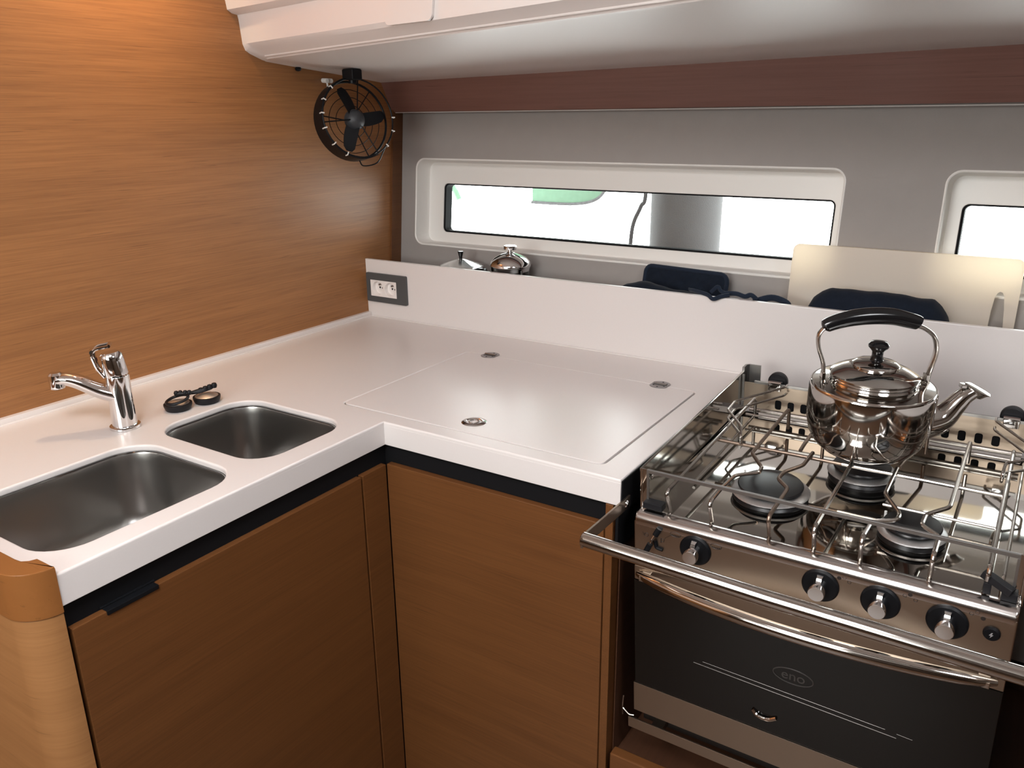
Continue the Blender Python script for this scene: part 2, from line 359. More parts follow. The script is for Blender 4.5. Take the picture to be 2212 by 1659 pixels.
# red-brown valance under the deck moulding
b = BM(); pr = lambda x, k: [Vector((x, .098, .640+k)), Vector((x, .150, .5437+k*.3)), Vector((x, .162, .5437+k*.3)), Vector((x, .215, .66+k))]
loft(b, [pr(0, 0), pr(1.5, .012), pr(XR, .025)]); struct('trim_1', b, 'strip_wood', 'reddish-brown wooden valance board above the grey hull lining')
b = BM(); box(b, .012, XR, .1475, .154, .5418, .5445, .0006); obj('t', b, plain('pale_edging', (.42, .40, .385), .5)).name = 'trim_2'
o = bpy.data.objects['trim_2']; o['kind'] = 'structure'; o['label'] = 'thin pale edging under the reddish valance board'; o.location = o.location
b = BM(); loft(b, [[hull(0.0, s, -.042), hull(.006, s, -.042), hull(.006, s, -.0005), hull(0, s, -.0005)] for s in (.02, .552)])
struct('trim_3', b, 'cab_y', 'narrow wooden corner post between bulkhead and grey lining')
# white moulded deck side overhead
def prof(x):
    k = .020*x; s = -.17*x   # rises and runs outboard to the right
    e = max(0, 1-x/.035)
    yl = -.300+s; P = [(-.42+s*.55, 1.099), (-.383+s*.55, .79+k), (-.378+s*.60, .757+k), (-.366+s*.62, .7505+k), (-.352+s*.75, .7485+k), (-.350+s*.78, .740+k),
         (-.344+s*.9-.002, .690+k), (-.340+s+.006*(1-e), .681+k-.004*e), (-.326+s+.010*(1-e)-.002*e, .6705+k), (-.312+s+.004*(1-e), .664+k+.001*e), (-.306+s+.002*(1-e)+.010*e, .6625+k-.003*e), (yl-.001+.016*e, .659+k-.002*e),
         (-.285+s, .6572+k-.001*e), (-.19+s*.6, .6475+k), (.05, .6265+k*.9), (.112, .6200+k*.7), (.20, .640+k), (.24, 1.099)]
    return [Vector((x, y, z)) for y, z in P]
b = BM(); loft(b, [prof(x) for x in (0.0, .012, .024, .035, .3, .6, 1.0, 1.5, 2.2, XR)]); dk = struct('trim_4', b, 'gel', 'white moulded deck side overhanging the galley', smooth=28)
def fascia(x, z):   # point on the sloping fascia
    k = .020*x; s = -.17*x; t = (z-.690-k)/.050
    return Vector((x, (-.346+s*.9)*(1-t)+(-.350+s*.78)*t, z))
b = BM(); pts = rrect(.487, .612, .692, .78, .012); fn = lambda p: fascia(p.x, min(p.y, .745+.02*p.x)) + Vector((0, -p.z-.0001, (max(0, p.y-(.745+.02*p.x)))))
b = plate(pts, [], 0.0, .006, .0025, fn); obj('access_cover', b, 'gel', dk, label='raised rectangular cover on the moulding')
b = BM(); tube(b, [Vector((x, -.3075-.17*x, .6655+.020*x)) for x in (.035, .3, .6, 1.0, 1.6, 2.4, XR)], .0032, 8); obj('bead', b, 'gel', dk)

# ================================================================ WORKTOP AND SPLASHBACK
TX = 0.6038
SINKS = [(0.2700, 0.5500, -0.8720, -0.6600, .055), (0.2920, 0.5600, -1.2200, -0.9120, .060)]
HX0, HX1, HY0, HY1 = .4623, 1.0305, -.5851, -.1650
g = .0011
out_ = [(0.0, -.0015), (0.0, -1.2495), (.551, -1.2495), (.566, -1.2348), (TX+.0003, -1.2348), (.6003, -.6211), (1.0806, -.6211), (1.0806, -.0015)]
b = plate(out_, [rrect(x0, x1, y0, y1, r, 8) for x0, x1, y0, y1, r in SINKS] + [rrect(HX0-g, HX1+g, HY0-g, HY1+g, .012+g, 5)], -.012, 0.0, .0035)
top = tag(obj('worktop', b, 'white', smooth=50), 'white L-shaped galley worktop with thick front edge, holding both sinks', 'worktop')
top_z = .012
b = BM(); prism(b, [(.5755, -1.2347), (TX+.0005, -1.2347), (.6006, -.6216), (1.0807, -.6216), (1.0807, -.596), (.580, -.596)], 'z', -.0458, -.0065, .0012); obj('front_edge', b, 'white', top)
b = BM(); prism(b, [(0.0, .0), (0.0115, 0.0), (0.0125, .0015), (.0125, .0085), (.0110, .0120), (0.0, .0120)], 'y', -1.2495, -.0015); obj('upstand', b, 'white', top)
b = BM(); tube(b, [(.0015+.012, y, .0005) for y in (-1.249, -.002)], .0022, 8); tube(b, [(x, -.0028, .0004) for x in (.013, 1.080)], .0020, 8); obj('sealant', b, 'white', top)
sp = tag(None or obj('splashback', plate([(.0005, -.046), (1.0806, -.046), (1.0806, -.50), (2.70, -.50), (2.70, .160), (.0005, .160)], [rrect(.0215, .1125, .0605, .1035, .001)], 0.0, .012, .0022, lambda p: Vector((p.x, p.z, p.y))), 'white'),
         'long white splashback panel standing behind worktop and stove', 'splashback')
b = BM(); box(b, .001, 2.70, .0125, .1340, .018, .028); tag(obj('shelf', b, 'white'), 'narrow white shelf hidden behind the splashback, holding coffee pots and cloths', 'shelf')

# fridge hatch lid
b = plate(rrect(HX0+g, HX1-g, HY0+g, HY1-g, .012-g, 5), [], -.012, .0004, .0030)
lid = thing('fridge_hatch', 'white flush rectangular lid set in the worktop, with two hinges and a ring latch', 'hatch', ((HX0+HX1)/2, (HY0+HY1)/2, -.012)); obj('lid_panel', b, 'white', lid)
for hx_, hy_, a_ in ((.5268, -.1624, 8), (.9520, -.1627, -2)):
    m = Matrix.Translation((hx_, hy_, .0005)) @ Matrix.Rotation(math.radians(90), 4, 'Z')
    b = BM()
    for s in (-1, 1):
        P = [(s*.0012, -.0185)] + [(s*(.0012+.0215*math.cos(t)), .0215*math.sin(t)) for t in [math.radians(-62+124*i/10) for i in range(11)]] + [(s*.0012, .0185)]
        prism(b, P if s > 0 else P[::-1], 'z', 0, .0012, .0003, 1, m)
    hg = obj('hinge', b, plain('hinge_satin', (.36, .35, .36), .40, 1.0), lid, label='small butterfly hinge')
    b = BM(); tube(b, [m @ Vector((0, -.014, .0027)), m @ Vector((0, .014, .0027))], .0020, 10); obj('pin', b, 'bar', hg)
    b = BM()
    for s in (-1, 1):
        for q in ((.0080, -.0115), (.0080, .0115), (.0165, 0)): lathe(b, [(0, .0006), (.0017, .0005), (.0023, 0)], m @ Vector((s*q[0], q[1], .0011)) and tuple(m @ Vector((s*q[0], q[1], .0011))), 10)
    o = obj('screw', b, 'black', hg)
lc = (.7449, -.5370, .0004)
b = BM(); lathe(b, [(.0135, -.006), (.0140, .0008), (.0155, .0022), (.0205, .0018), (.0235, .0004), (.0235, -.0005), (.0150, -.006)], lc, 40); lt = obj('latch_rim', b, 'chrome', lid)
b = BM(); lathe(b, [(0, -.0065), (.0145, -.0065)], lc, 32); obj('well', b, 'black', lt)
b = BM(); ring(b, (lc[0], lc[1], .0012), .0090, .0016, 32, 8); box(b, lc[0]-.0030, lc[0]+.0030, lc[1]-.012, lc[1]-.0075, .0004, .0022, .0006); obj('lift_ring', b, 'chrome', lt)

# sinks
for i, (x0, x1, y0, y1, r) in enumerate(SINKS):
    s_ = thing('sink', ('smaller square brushed steel sink nearer the corner, beside the rubber plugs', 'larger brushed steel sink at the left end below the tap')[i], 'sink', ((x0+x1)/2, (y0+y1)/2, -.16), group='sinks set into the worktop')
    Dp = .150; b = BM()
    def S(e, z, rr): return [Vector((u, v, z)) for u, v in rrect(x0-e, x1+e, y0-e, y1+e, rr, 8)]
    loft(b, [S(.016, -.0132, r+.016), S(.0015, -.0128, r+.0015), S(.0005, -.0135, r), S(.000, -.017, r), S(-.002, -.03, r), S(-.004, -Dp+.030, r), S(-.010, -Dp+.010, r-.006), S(-.022, -Dp+.002, r-.014), S(-.05, -Dp-.002, r-.03)], False, True)
    obj('bowl', b, 'sink', s_, smooth=60)
    cx, cy = (x0+x1)/2, (y0+y1)/2
    b = BM(); lathe(b, [(.0, -Dp+.001), (.020, -Dp+.001), (.024, -Dp+.0035), (.036, -Dp+.003), (.040, -Dp)], (cx, cy, 0), 32); obj('drain', b, 'chrome', s_)
    b = BM(); loft(b, [S(-.0002, -.0128, r), S(-.0002, -.0108, r), S(-.0014, -.0108, r-.001), S(-.0014, -.0128, r-.001)], False, False); obj('rim_seal', b, 'chrome', s_)

# ---------------------------------------------------------------- tap
FC = Vector((.2125, -.8870, 0))
tap = thing('kitchen_tap', 'chrome single-lever mixer tap standing behind the two sinks', 'tap', tuple(FC))
b = BM(); lathe(b, [(0, .0002), (.0265, .0002), (.0270, .0020), (.0262, .0052), (.0240, .0062), (0, .0062)], tuple(FC), 40); obj('base_ring', b, 'chrome', tap)
b = BM(); lathe(b, [(.0, .006), (.0215, .006), (.0212, .030), (.0206, .060), (.0202, .0985), (.0195, .0995), (0, .0995)], tuple(FC), 40); obj('body', b, 'chrome', tap)
sd = Vector((-.40, -.90, 0)).normalized()     # spout direction (towards the large sink)
sd = Vector((-0.62, -0.75, 0)).normalized()
path = smooth_path([FC+Vector((0, 0, .062)), FC+sd*.030+Vector((0, 0, .074)), FC+sd*.062+Vector((0, 0, .0935)), FC+sd*.082+Vector((0, 0, .1010)), FC+sd*.096+Vector((0, 0, .1005))], 5)
nn = len(path); b = BM(); tube(b, path, [.0200-.0065*min(1, i/(nn*.8)) for i in range(nn)], 16, flat=.80, flat_dir=(0, 0, 1)); obj('spout', b, 'chrome', tap)
tp = FC+sd*.097
b = BM(); lathe(b, [(0, .0165), (.009, .0160), (.0125, .012), (.0130, -.008), (.0120, -.0125), (.0095, -.0135), (0, -.0125)], (tp.x, tp.y, .0985), 24); ae = obj('aerator', b, 'chrome', tap)
b = BM(); lathe(b, [(0, -.0140), (.0092, -.0140), (.0098, -.0125)], (tp.x, tp.y, .0985), 24); obj('nozzle', b, 'black', ae)
b = BM(); tl = Matrix.Translation(FC+Vector((0, 0, .0995))) @ Matrix.Rotation(math.radians(-5), 4, 'Y') @ Matrix.Rotation(math.radians(4), 4, 'X')
lathe(b, [(0, .001), (.0200, .001), (.0202, .004), (.0200, .028), (.0192, .038), (.0150, .0435), (0, .0450)], (0, 0, 0), 40, tl); lv = obj('lever_head', b, 'chrome', tap)
# open lever loop rising above the head, split down the front
ld = sd; lp = Vector((-ld.y, ld.x, 0)); h0 = FC+Vector((0, 0, .0))
b = BM()
for s in (-1, 1):
    tube(b, fillet([h0+ld*.019+lp*s*.0075+Vector((0, 0, .099)), h0+ld*.029+lp*s*.0095+Vector((0, 0, .118)), h0+ld*.034+lp*s*.0110+Vector((0, 0, .1430)), h0+ld*.026+lp*s*.0110+Vector((0, 0, .1530)), h0+ld*.004+lp*s*.0115+Vector((0, 0, .1560))], .006), .0030, 8)
tube(b, [h0+ld*.0310+lp*.0125+Vector((0, 0, .1470)), h0+ld*.0330+Vector((0, 0, .1480)), h0+ld*.0310-lp*.0125+Vector((0, 0, .1470))], .0046, 10)
tube(b, [h0+ld*.004+lp*.0115+Vector((0, 0, .1560)), h0+ld*.004-lp*.0115+Vector((0, 0, .1560))], .0034, 8); obj('lever', b, 'chrome', lv)
b = BM(); q = h0+ld*.0205+Vector((0, 0, .130)); lathe(b, [(0, .0008), (.0032, .0006), (.0036, 0)], (0, 0, 0), 16, Matrix.Translation(q+lp*.011*-1) @ aim(ld)); obj('marker', b, plain('tap_marker', (.12, .015, .01), .3), lv)
# ---------------------------------------------------------------- sink plugs
for i, (px, py) in enumerate(((.2150, -.7770), (.2270, -.7200))):
    p_ = thing('sink_plug', ('black rubber sink plug beside the tap, its pull loop laid flat over it', 'black rubber sink plug nearer the corner, its strap sticking up over the steel top')[i], 'sink plug', (px, py, 0), group='rubber sink plugs on the worktop')
    b = BM(); lathe(b, [(0, .0002), (.0215, .0002), (.0235, .002), (.0262, .0095), (.0262, .0130), (.0240, .0138), (0, .0128)], (px, py, 0), 36); obj('rubber_body', b, 'rubber', p_)
    b = BM(); lathe(b, [(.0228, .0132), (.019, .0155), (.010, .0180), (0, .0188)], (px, py, 0), 36); obj('steel_top', b, plain('plug_satin_steel', (.72, .71, .70), .42, 1.0), p_, label='domed brushed steel top')
    b = BM()
    if i == 0:
        pts = [(px+.0215*math.cos(a), py+.0195*math.sin(a), .0200+.0045*math.sin(a+.5)) for a in [2*PI*k/28 for k in range(28)]]
        tube(b, pts, .0029, 8, closed=True)
        for k, (dx, dy) in enumerate(((-.0125, .008), (-.008, .014), (-.0005, .0195), (.006, .024))): lathe(b, [(0, .005), (.0030, .0042), (.0046, .001), (.0044, -.002), (.003, -.0044), (0, -.005)], (px+dx, py+dy, .0285), 12)
        tube(b, [(px-.013, py+.006, .0275), (px+.007, py+.025, .0275)], .0028, 8); obj('pull_loop', b, 'rubber', p_)
    else:
        d = Vector((.55, .83, 0)); c0 = Vector((px, py, .0215))
        tube(b, [c0-d*.034+Vector((-.006, 0, -.001)), c0-d*.012+Vector((-.003, 0, .002)), c0+d*.010+Vector((-.006, 0, .005)), c0+d*.024+Vector((-.006, 0, .009))], [.0022, .0052, .0046, .0026], 8)
        for k in range(4): q = c0+d*(-.006+.0085*k)+Vector((-.005, 0, .0030+.0022*k)); lathe(b, [(0, .006), (.0044, .0045), (.0058, 0), (.0044, -.0045), (0, -.006)], tuple(q), 12)
        obj('pull_strap', b, 'rubber', p_)

# ---------------------------------------------------------------- double power outlet on the splashback
po_ = thing('power_outlet', 'double wall outlet with grey cover plate, at the left end of the splashback', 'outlet', (.073, 0, .083))
XZ = lambda p: Vector((p.x, -p.z, p.y))
b = plate(rrect(.0065, .1490, .0435, .1240, .004), [rrect(.0200, .1140, .0590, .1050, .0015)], 0.0, .0065, .0020, XZ); obj('cover_plate', b, 'outlet', po_, label='dark grey rectangular cover plate')
circ = lambda cx, cy, r, n=28: [(cx+r*math.cos(2*PI*k/n), cy+r*math.sin(2*PI*k/n)) for k in range(n)]
SCN = [(.0455, .0825), (.0900, .0820)]
b = plate(rrect(.0205, .1135, .0595, .1045, .001), [circ(x, z, .0195) for x, z in SCN], 0.0002, .0055, .0004, XZ); ins = obj('socket_insert', b, 'outlet_white', po_, label='white socket insert')
for x, z in SCN:
    m = Matrix.Translation((x, 0, z)) @ Matrix.Rotation(PI/2, 4, 'X')
    b = BM(); lathe(b, [(.0195, .0052), (.0185, .0048), (.0175, -.006), (0, -.006)], (0, 0, 0), 32, m); obj('socket_well', b, 'outlet_white', ins)
    b = BM(); tube(b, [(x+.004, .0055, z+.0100), (x+.004, -.0030, z+.0100)], .0024, 10); obj('earth_pin', b, 'bar', ins)
    b = BM()
    for s in (-1, 1): lathe(b, [(0, .0004), (.0026, .0004), (.0026, 0)], (x+s*.0002+.0065*(s+1)*.0, -.0057+.0113, z+.0005) if s < 0 else (x+.0095, .0055, z-.0005), 14, Matrix.Rotation(PI/2, 4, 'X'))
    obj('contact_hole', b, 'black', ins)

# ================================================================ CABINETS
KZ = -.0820
ts = thing('toe_recess', 'black recessed band running under the worktop edge above both cabinet fronts', 'recess strip', (.6, -.62, -.08))
b = BM(); box(b, .560, .5920, -1.2325, -.6130, -.0920, -.0462); obj('strip', b, 'blackmat', ts)
b = BM(); box(b, .5922, 1.0550, -.6130, -.585, -.0920, -.0462); obj('strip', b, 'blackmat', ts)
sc_ = thing('sink_cabinet', 'wooden cabinet door under the sinks with a black finger pull', 'cabinet', (.59, -.95, -.90))
b = BM(); box(b, .5925, .6050, -1.2300, -.6945, -.885, KZ-.0005, .0018); dr = obj('door', b, 'cab_y', sc_)
b = BM(); box(b, .5925, .5960, -1.1860, -1.1050, KZ+.0003, KZ+.0035, .0010); box(b, .5930, .6075, -1.1835, -1.1070, KZ-.0060, KZ+.0008, .0010); obj('finger_pull', b, 'black', dr, label='black finger pull on the door top')
b = BM(); box(b, .5925, .6053, -.6905, -.6275, -.885, KZ, .0016); obj('corner_filler', b, 'cab_y', sc_)
b = BM(); box(b, .03, .5770, -1.2300, -.60, -.885, -.17); box(b, .5771, .5920, -1.2290, -.6290, -.885, -.0925); obj('carcass', b, 'blackmat', sc_)  # painted black to put the shade of the door gaps into its colour
fc = thing('fridge_cabinet', 'plain wooden cabinet front in the corner under the hatch, left of the stove', 'cabinet', (.83, -.60, -.90))
b = BM(); box(b, .6060, 1.0562, -.6270, -.6135, -.885, KZ+.0010, .0016); obj('front_panel', b, 'cab_x', fc)
b = BM(); prism(b, [(1.0566, -.885), (1.0720, -.885), (1.0700, -.0464), (1.0566, -.0464)], 'y', -.6230, -.03, .0008); obj('side_panel', b, 'cab_y', fc)
b = BM(); box(b, 1.0722, 1.0772, -.618, -.05, -.125, -.0464, .0005); box(b, 1.0809, 1.0829, -.6190, -.02, -.060, -.0035, .0005); obj('side_cladding', b, 'blackmat', fc, label='black cladding facing the stove')
b = BM(); box(b, .6060, 1.05, -.603, -.06, -.885, -.17); obj('carcass', b, 'dark_wood', fc)
# end panel with a solid wooden cap, at the left front end of the worktop
b = BM()
def endpoly(e):
    o_ = [(0.0, -1.2790-e)]
    for k in range(11):
        a = math.radians(-90+88*k/10); o_.append((.558+(.047+e)*math.cos(a), -1.2345+(.0445+e)*math.sin(a)))
    return o_ + [(.605+e, -1.2358), (.572, -1.2358)]
cap = thing('end_panel', 'rounded wooden end panel with solid orange-brown cap at the left front corner', 'panel', (.3, -1.26, -.90))
inner = [(.5675, -1.2358), (.5640, -1.2440), (.5565, -1.2500), (.545, -1.2512), (0.0, -1.2512)]
b = BM(); prism(b, endpoly(.002)[:-1]+[(.592, -1.2290+.0)][:0]+inner, 'z', -.0540, .0125, .0022); obj('cap_rail', b, 'solid_wood', cap, label='solid orange-brown wooden cap')
b = BM(); prism(b, endpoly(0)[:-1]+inner, 'z', -.885, -.0545, .0008); obj('veneer_panel', b, 'post_wood', cap)
# stove bay
b = BM(); box(b, 1.079, 1.697, -.625, -.603, -.885, -.520, .003); dw = tag(obj('drawer_front', b, 'cab_x'), 'wooden drawer front below the stove, just showing at the bottom edge', 'drawer')
by = thing('stove_bay', 'dark wooden bay around and under the stove', 'cabinet', (1.36, -.30, -.90))
b = BM(); box(b, 1.0725, 1.698, -.602, -.02, -.560, -.545); obj('bay_floor', b, 'dark_wood', by)
b = BM(); box(b, 1.0725, 1.698, -.030, -.004, -.56, -.505); box(b, 1.0725, 1.0745, -.60, -.03, -.544, -.127); obj('bay_lining', b, 'dark_wood', by)
b = BM(); box(b, 1.7000, 1.7250, -.625, -.004, -.885, -.0464); obj('bay_side', b, 'dark_wood', by)
b = BM(); box(b, 1.7000, 2.70, -.6211, -.0015, -.0458, 0, .003); tag(obj('worktop', b, 'white'), 'white worktop section on the far side of the stove', 'worktop')
b = BM(); box(b, 1.7255, 2.70, -.61, -.004, -.885, -.0464, .002); tag(obj('side_cabinet', b, 'cab_x'), 'wooden cabinet on the far side of the stove, under the separate worktop section', 'cabinet')

# ================================================================ STOVE (hangs in gimbals, so it sits slightly tilted)
Q = Matrix(((0.9996331464350426, 0.02063585583183235, -0.017542348829750237, 1.10), (-0.02181207284888614, 0.9973268078325974, -0.06973859660529774, -0.70), (0.016056339134799463, 0.07009564774313305, 0.9974110457284193, 0), (0, 0, 0, 1)))
st = thing('gimballed_stove', 'stainless steel three-burner boat stove with oven, hanging between cabinets on the right', 'stove', mat=Q)
SW = .513
def sp_(name, b, m, parent=st, label=None, smooth=35): return obj(name, b, m, parent, local=True, label=label, smooth=smooth)
# oven body
b = BM(); box(b, .004, SW-.004, .100, .560, -.480, -.080, .002); sp_('oven_body', b, 'darksteel')
b = BM(); box(b, .002, SW-.002, .1035, .566, -.0640, -.0600, .0008, mat=Matrix.Translation((0, .11, -.060)) @ Matrix.Rotation(math.radians(-1.5), 4, 'X') @ Matrix.Translation((0, -.11, .060))); sp_('hob_plate', b, 'hob', label='mirror-polished hob plate')
b = BM(); box(b, -.0012, .0030, .1036, .5915, -.0640, .0080, .0006); box(b, .0030, .0100, .1036, .1056, -.0590, .0080, .0004)
sidep = sp_('side_plate', b, 'steel')
b = BM()
for x, y in ((.0, 0), (.0, .012)): lathe(b, [(0, .0015), (.0025, .0010), (.0035, 0)], (0, 0, 0), 14, Matrix.Translation((.0031, .128+y, -.0230)) @ Matrix.Rotation(PI/2, 4, 'Y'))
sp_('rivet', b, 'chrome', sidep)
b = BM(); box(b, SW-.0030, SW+.0012, .1036, .5915, -.0640, .0080, .0006); box(b, SW-.010, SW-.003, .1036, .1056, -.0590, .0080, .0004); sp_('side_plate', b, 'steel')
# back plate with vent slots
sl = [.0700+.0243*k for k in range(5)] + [.3610+.0257*k for k in range(4)]
YZ = lambda p: Vector((p.x, .5600-p.z, p.y))
b = plate([(.004, -.0600), (SW-.004, -.0600), (SW-.004, -.0085), (.004, -.0085)], [rrect(x, x+.0120, -.0565, -.0375, .0040, 4) for x in sl], 0, .0016, .0002, YZ); bk = sp_('vent_panel', b, 'panel')
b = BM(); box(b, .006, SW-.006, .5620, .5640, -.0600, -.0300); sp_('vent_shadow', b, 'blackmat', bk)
b = BM(); box(b, .028, SW-.028, .5560, .5600, -.0085, -.0028, .0006); box(b, .0045, .0085, .5560, .5600, -.060, .006); sp_('back_rail', b, 'bar')
b = BM(); loft(b, [[Vector((x, y, z)) for x, y in ((-.001, .5700), (.0030, .5700), (.0030, .5860), (.0070, .5905), (.0290, .5905), (.0290, .5935), (.0050, .5935), (-.001, .5880))] for z in (-.060, .0165)]); sp_('corner_post', b, 'bar')
b = BM(); loft(b, [[Vector((SW-x, y, z)) for x, y in ((-.001, .5700), (.0030, .5700), (.0030, .5860), (.0070, .5905), (.0290, .5905), (.0290, .5935), (.0050, .5935), (-.001, .5880))] for z in (-.060, .0165)]); sp_('corner_post', b, 'bar')
# front rail
b = BM(); box(b, .0100, SW-.0090, .1035, .1075, .0018, .0078, .0006); fr_ = sp_('front_rail', b, 'bar', label='flat steel fiddle rail across the front')
b = BM(); box(b, .0100, .0135, .1035, .1065, -.058, .002, .0004); sp_('rail_post', b, 'bar', fr_)
b = BM(); box(b, SW-.0125, SW-.009, .1035, .1065, -.058, .002, .0004); sp_('rail_post', b, 'bar', fr_)
# front roll edge
b = BM(); pr = [(.1060, -.0600), (.1000, -.0572), (.0930, -.0572), (.0862, -.0585), (.0815, -.0615), (.0790, -.0660), (.0782, -.0710), (.0782, -.0760), (.0800, -.0760), (.1060, -.0680)]
def rollring(x, sc=1.0): return [Vector((x, .1060+(y-.1060)*sc, -.0680+(z+.0680)*sc)) for y, z in pr]
loft(b, [rollring(0.0, .86), rollring(.0012, .95), rollring(.004), rollring(SW-.004), rollring(SW-.0012, .95), rollring(SW, .86)]); sp_('front_roll', b, 'roll', smooth=50)
# small grooves of the roll over each knob are cut by thin dark bands
# control panel
b = BM(); box(b, 0, SW, .0785, .0990, -.1490, -.0705, .0022); cp = sp_('control_panel', b, 'panel', label='brushed steel control panel')
FY = .0783
KN = [(.1010, -.0945, .0235), (.2820, -.0950, .0240), (.3590, -.0955, .0240), (.4385, -.0970, .0238)]
MF = lambda x, z, y=FY: Matrix.Translation((x, y, z)) @ Matrix.Rotation(PI/2, 4, 'X')
for i, (x, z, r) in enumerate(KN):
    b = BM(); lathe(b, [(0, 0.0005), (r+.0008, .0), (r+.0008, .0018), (r-.0015, .0042), (0, .0050)], (0, 0, 0), 40, MF(x, z)); kn = sp_('knob', b, 'black', cp, label='round black dial with chrome grip')
    b = BM(); lathe(b, [(.0125, .004), (.0118, .010), (.0112, .0235), (.0104, .0250), (0, .0252)], (0, 0, 0), 28, MF(x, z)); sp_('grip', b, 'chrome', kn)
    b = BM()
    loft(b, [[Vector((x+dx*s_, yy, zz)) for dx, yy, zz in ((-.0042, FY-.0045, z+.0185), (.0042, FY-.0045, z+.0185), (.0048, FY-.0045, z+.004), (-.0048, FY-.0045, z+.004))] if k == 0 else
             [Vector((x+dx, yy, zz)) for dx, yy, zz in ((-.0032, FY-.0105, z+.0165), (.0032, FY-.0105, z+.0165), (.0045, FY-.0170, z+.004), (-.0045, FY-.0170, z+.004))] for k, s_ in ((0, 1), (1, 1))])
    sp_('pointer', b, 'chrome', kn)
    if i == 0:
        b = BM()
        for k, s in enumerate('8 1 2 3'.split()[1:]):
            a = math.radians(-5-28*k); merge(b, text_bm(s, .0062, MF(x+math.cos(a)*.0185, z+math.sin(a)*.0185, FY-.0036)))
        sp_('dial_numbers', b, 'greyink', kn)
    else:
        b = BM(); box(b, x+.0175, x+.0205, FY-.0040, FY-.0034, z-.0012, z+.0012, .0003, mat=None); sp_('dial_mark', b, 'greyink', kn)
b = BM()
for j, x in enumerate((.3110, .3925, .4690)):
    z = -.0755
    for k, (dx, dz) in enumerate(((-.0055, 0), (.0005, .0035) if j else (.0010, .0025), (.0075, -.0028))):
        if k == j: lathe(b, [(0, .0004), (.0028, .0004), (.0028, 0)], (0, 0, 0), 16, MF(x+dx, z+dz))
        else: ring(b, (x+dx, FY, z+dz), .0023, .00035, 16, 4, Matrix.Rotation(PI/2, 4, 'X'))
for x, z in ((.0690, -.0768), (.1325, -.0785)):
    tube(b, [(x+.0085*math.cos(t), FY, z+.0042*math.sin(t)) for t in [2*PI*k/20 for k in range(20)]], .0005, 4, closed=True)
    for k in range(5): box(b, x-.006+.0026*k, x-.0045+.0026*k, FY-.0003, FY, z-.0030, z-.0012)
tube(b, [(.0630, FY, -.0790), (.0520, FY, -.0880), (.0500, FY, -.0960)], .0003, 4)
for t in (0, PI/2, PI): pass
ring(b, (.0215, FY, -.0905), .0030, .0004, 14, 4, Matrix.Rotation(PI/2, 4, 'X')); tube(b, [(.0150, FY, -.0870), (.0175, FY, -.0930), (.0185, FY, -.0880)], .0004, 4)
ring(b, (.0480, FY, -.0930), .0028, .0004, 14, 4, Matrix.Rotation(PI/2, 4, 'X')); box(b, .0450, .0462, FY-.0004, FY, -.0980, -.0900)
o = sp_('panel_symbols', b, 'ink', cp); o['kind'] = 'stuff'
b = BM(); lathe(b, [(0, .0), (.0098, 0), (.0098, .002), (.0082, .0045), (0, .0050)], (0, 0, 0), 28, MF(.4880, -.0960)); ig = sp_('ignition_button', b, 'black', cp)
b = BM(); prism(b, [(.0000, .0038), (-.0026, -.0004), (-.0004, -.0004), (-.0012, -.0040), (.0022, .0008), (.0002, .0008), (.0014, .0038)], 'y', 0, .0003, mat=Matrix.Translation((.4880, FY-.0054, -.0960))); sp_('lightning_mark', b, 'greyink', ig)
b = BM(); tube(b, fillet([(.0420, FY-.002, -.0750), (.0345, FY-.010, -.0920), (.0290, FY-.012, -.1080)], .004), .0020, 10); lev = sp_('door_lock_lever', b, 'chrome', cp)
b = BM(); tube(b, [(.0435, FY-.002, -.0730), (.0385, FY-.006, -.0840)], .0046, 12); tube(b, [(.0325, FY-.011, -.0980), (.0265, FY-.013, -.1120)], .0046, 12); tube(b, fillet([(.036, FY-.001, -.096), (.0385, FY-.001, -.108), (.0490, FY-.001, -.1090)], .003), .0032, 8); sp_('lever_tip', b, 'black', lev)
# oven door
od = sp_('oven_door', box(BM(), .001, SW-.001, .0760, .0990, -.1765, -.1505, .0015), 'panel', label='oven door with black glass and bowed steel handle')
b = BM(); box(b, 0, SW-.001, .0765, .0980, -.3830, -.1775, .0010); gl = sp_('door_glass', b, 'glassblack', od)
b = BM(); box(b, -.002, SW-.006, .0755, .0985, -.4430, -.3840, .0008); sp_('lower_trim', b, 'panel', od)
n_ = 25; pth = []; rr = []; ff = []
for k in range(n_):
    t = k/(n_-1); x = .0085+t*(.5030-.0085); bow = (math.sin(PI*t))**.75
    pth.append((x, .0715-.0390*bow, -.1615+.0065*bow)); rr.append(.0085+.0020*min(1, 4*t*(1-t)*1.3)); ff.append(1.0)
rr[0] = rr[-1] = .004; rr[1] = rr[-2] = .0078
b = BM(); tube(b, pth, rr, 18); sp_('handle', b, 'steel', od, label='bowed polished steel door handle')
for x in (.016, .482): b = BM(); box(b, x, x+.014, .060, .0785, -.1665, -.1580, .001); sp_('handle_mount', b, 'steel', od)
b = text_bm('eno', .0230, MF(.2560, -.2630, .0764), .0002); sp_('brand_text', b, 'logo', gl)
b = BM(); tube(b, [(.2560+.0290*math.cos(t), .0763, -.2630+.0130*math.sin(t)) for t in [2*PI*k/40 for k in range(40)]], .0009, 5, closed=True); sp_('brand_oval', b, 'logo', gl)
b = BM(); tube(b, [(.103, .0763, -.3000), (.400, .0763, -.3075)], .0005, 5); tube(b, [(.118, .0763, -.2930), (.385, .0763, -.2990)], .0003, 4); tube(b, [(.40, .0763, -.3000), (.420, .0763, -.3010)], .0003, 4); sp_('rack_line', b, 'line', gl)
b = BM(); tube(b, smooth_path([(.2000, .0755, -.3490), (.2090, .0735, -.3555), (.2250, .0735, -.3555), (.2360, .0755, -.3500)], 4), [.0030]*13, 8); sp_('latch', b, 'chrome', gl)
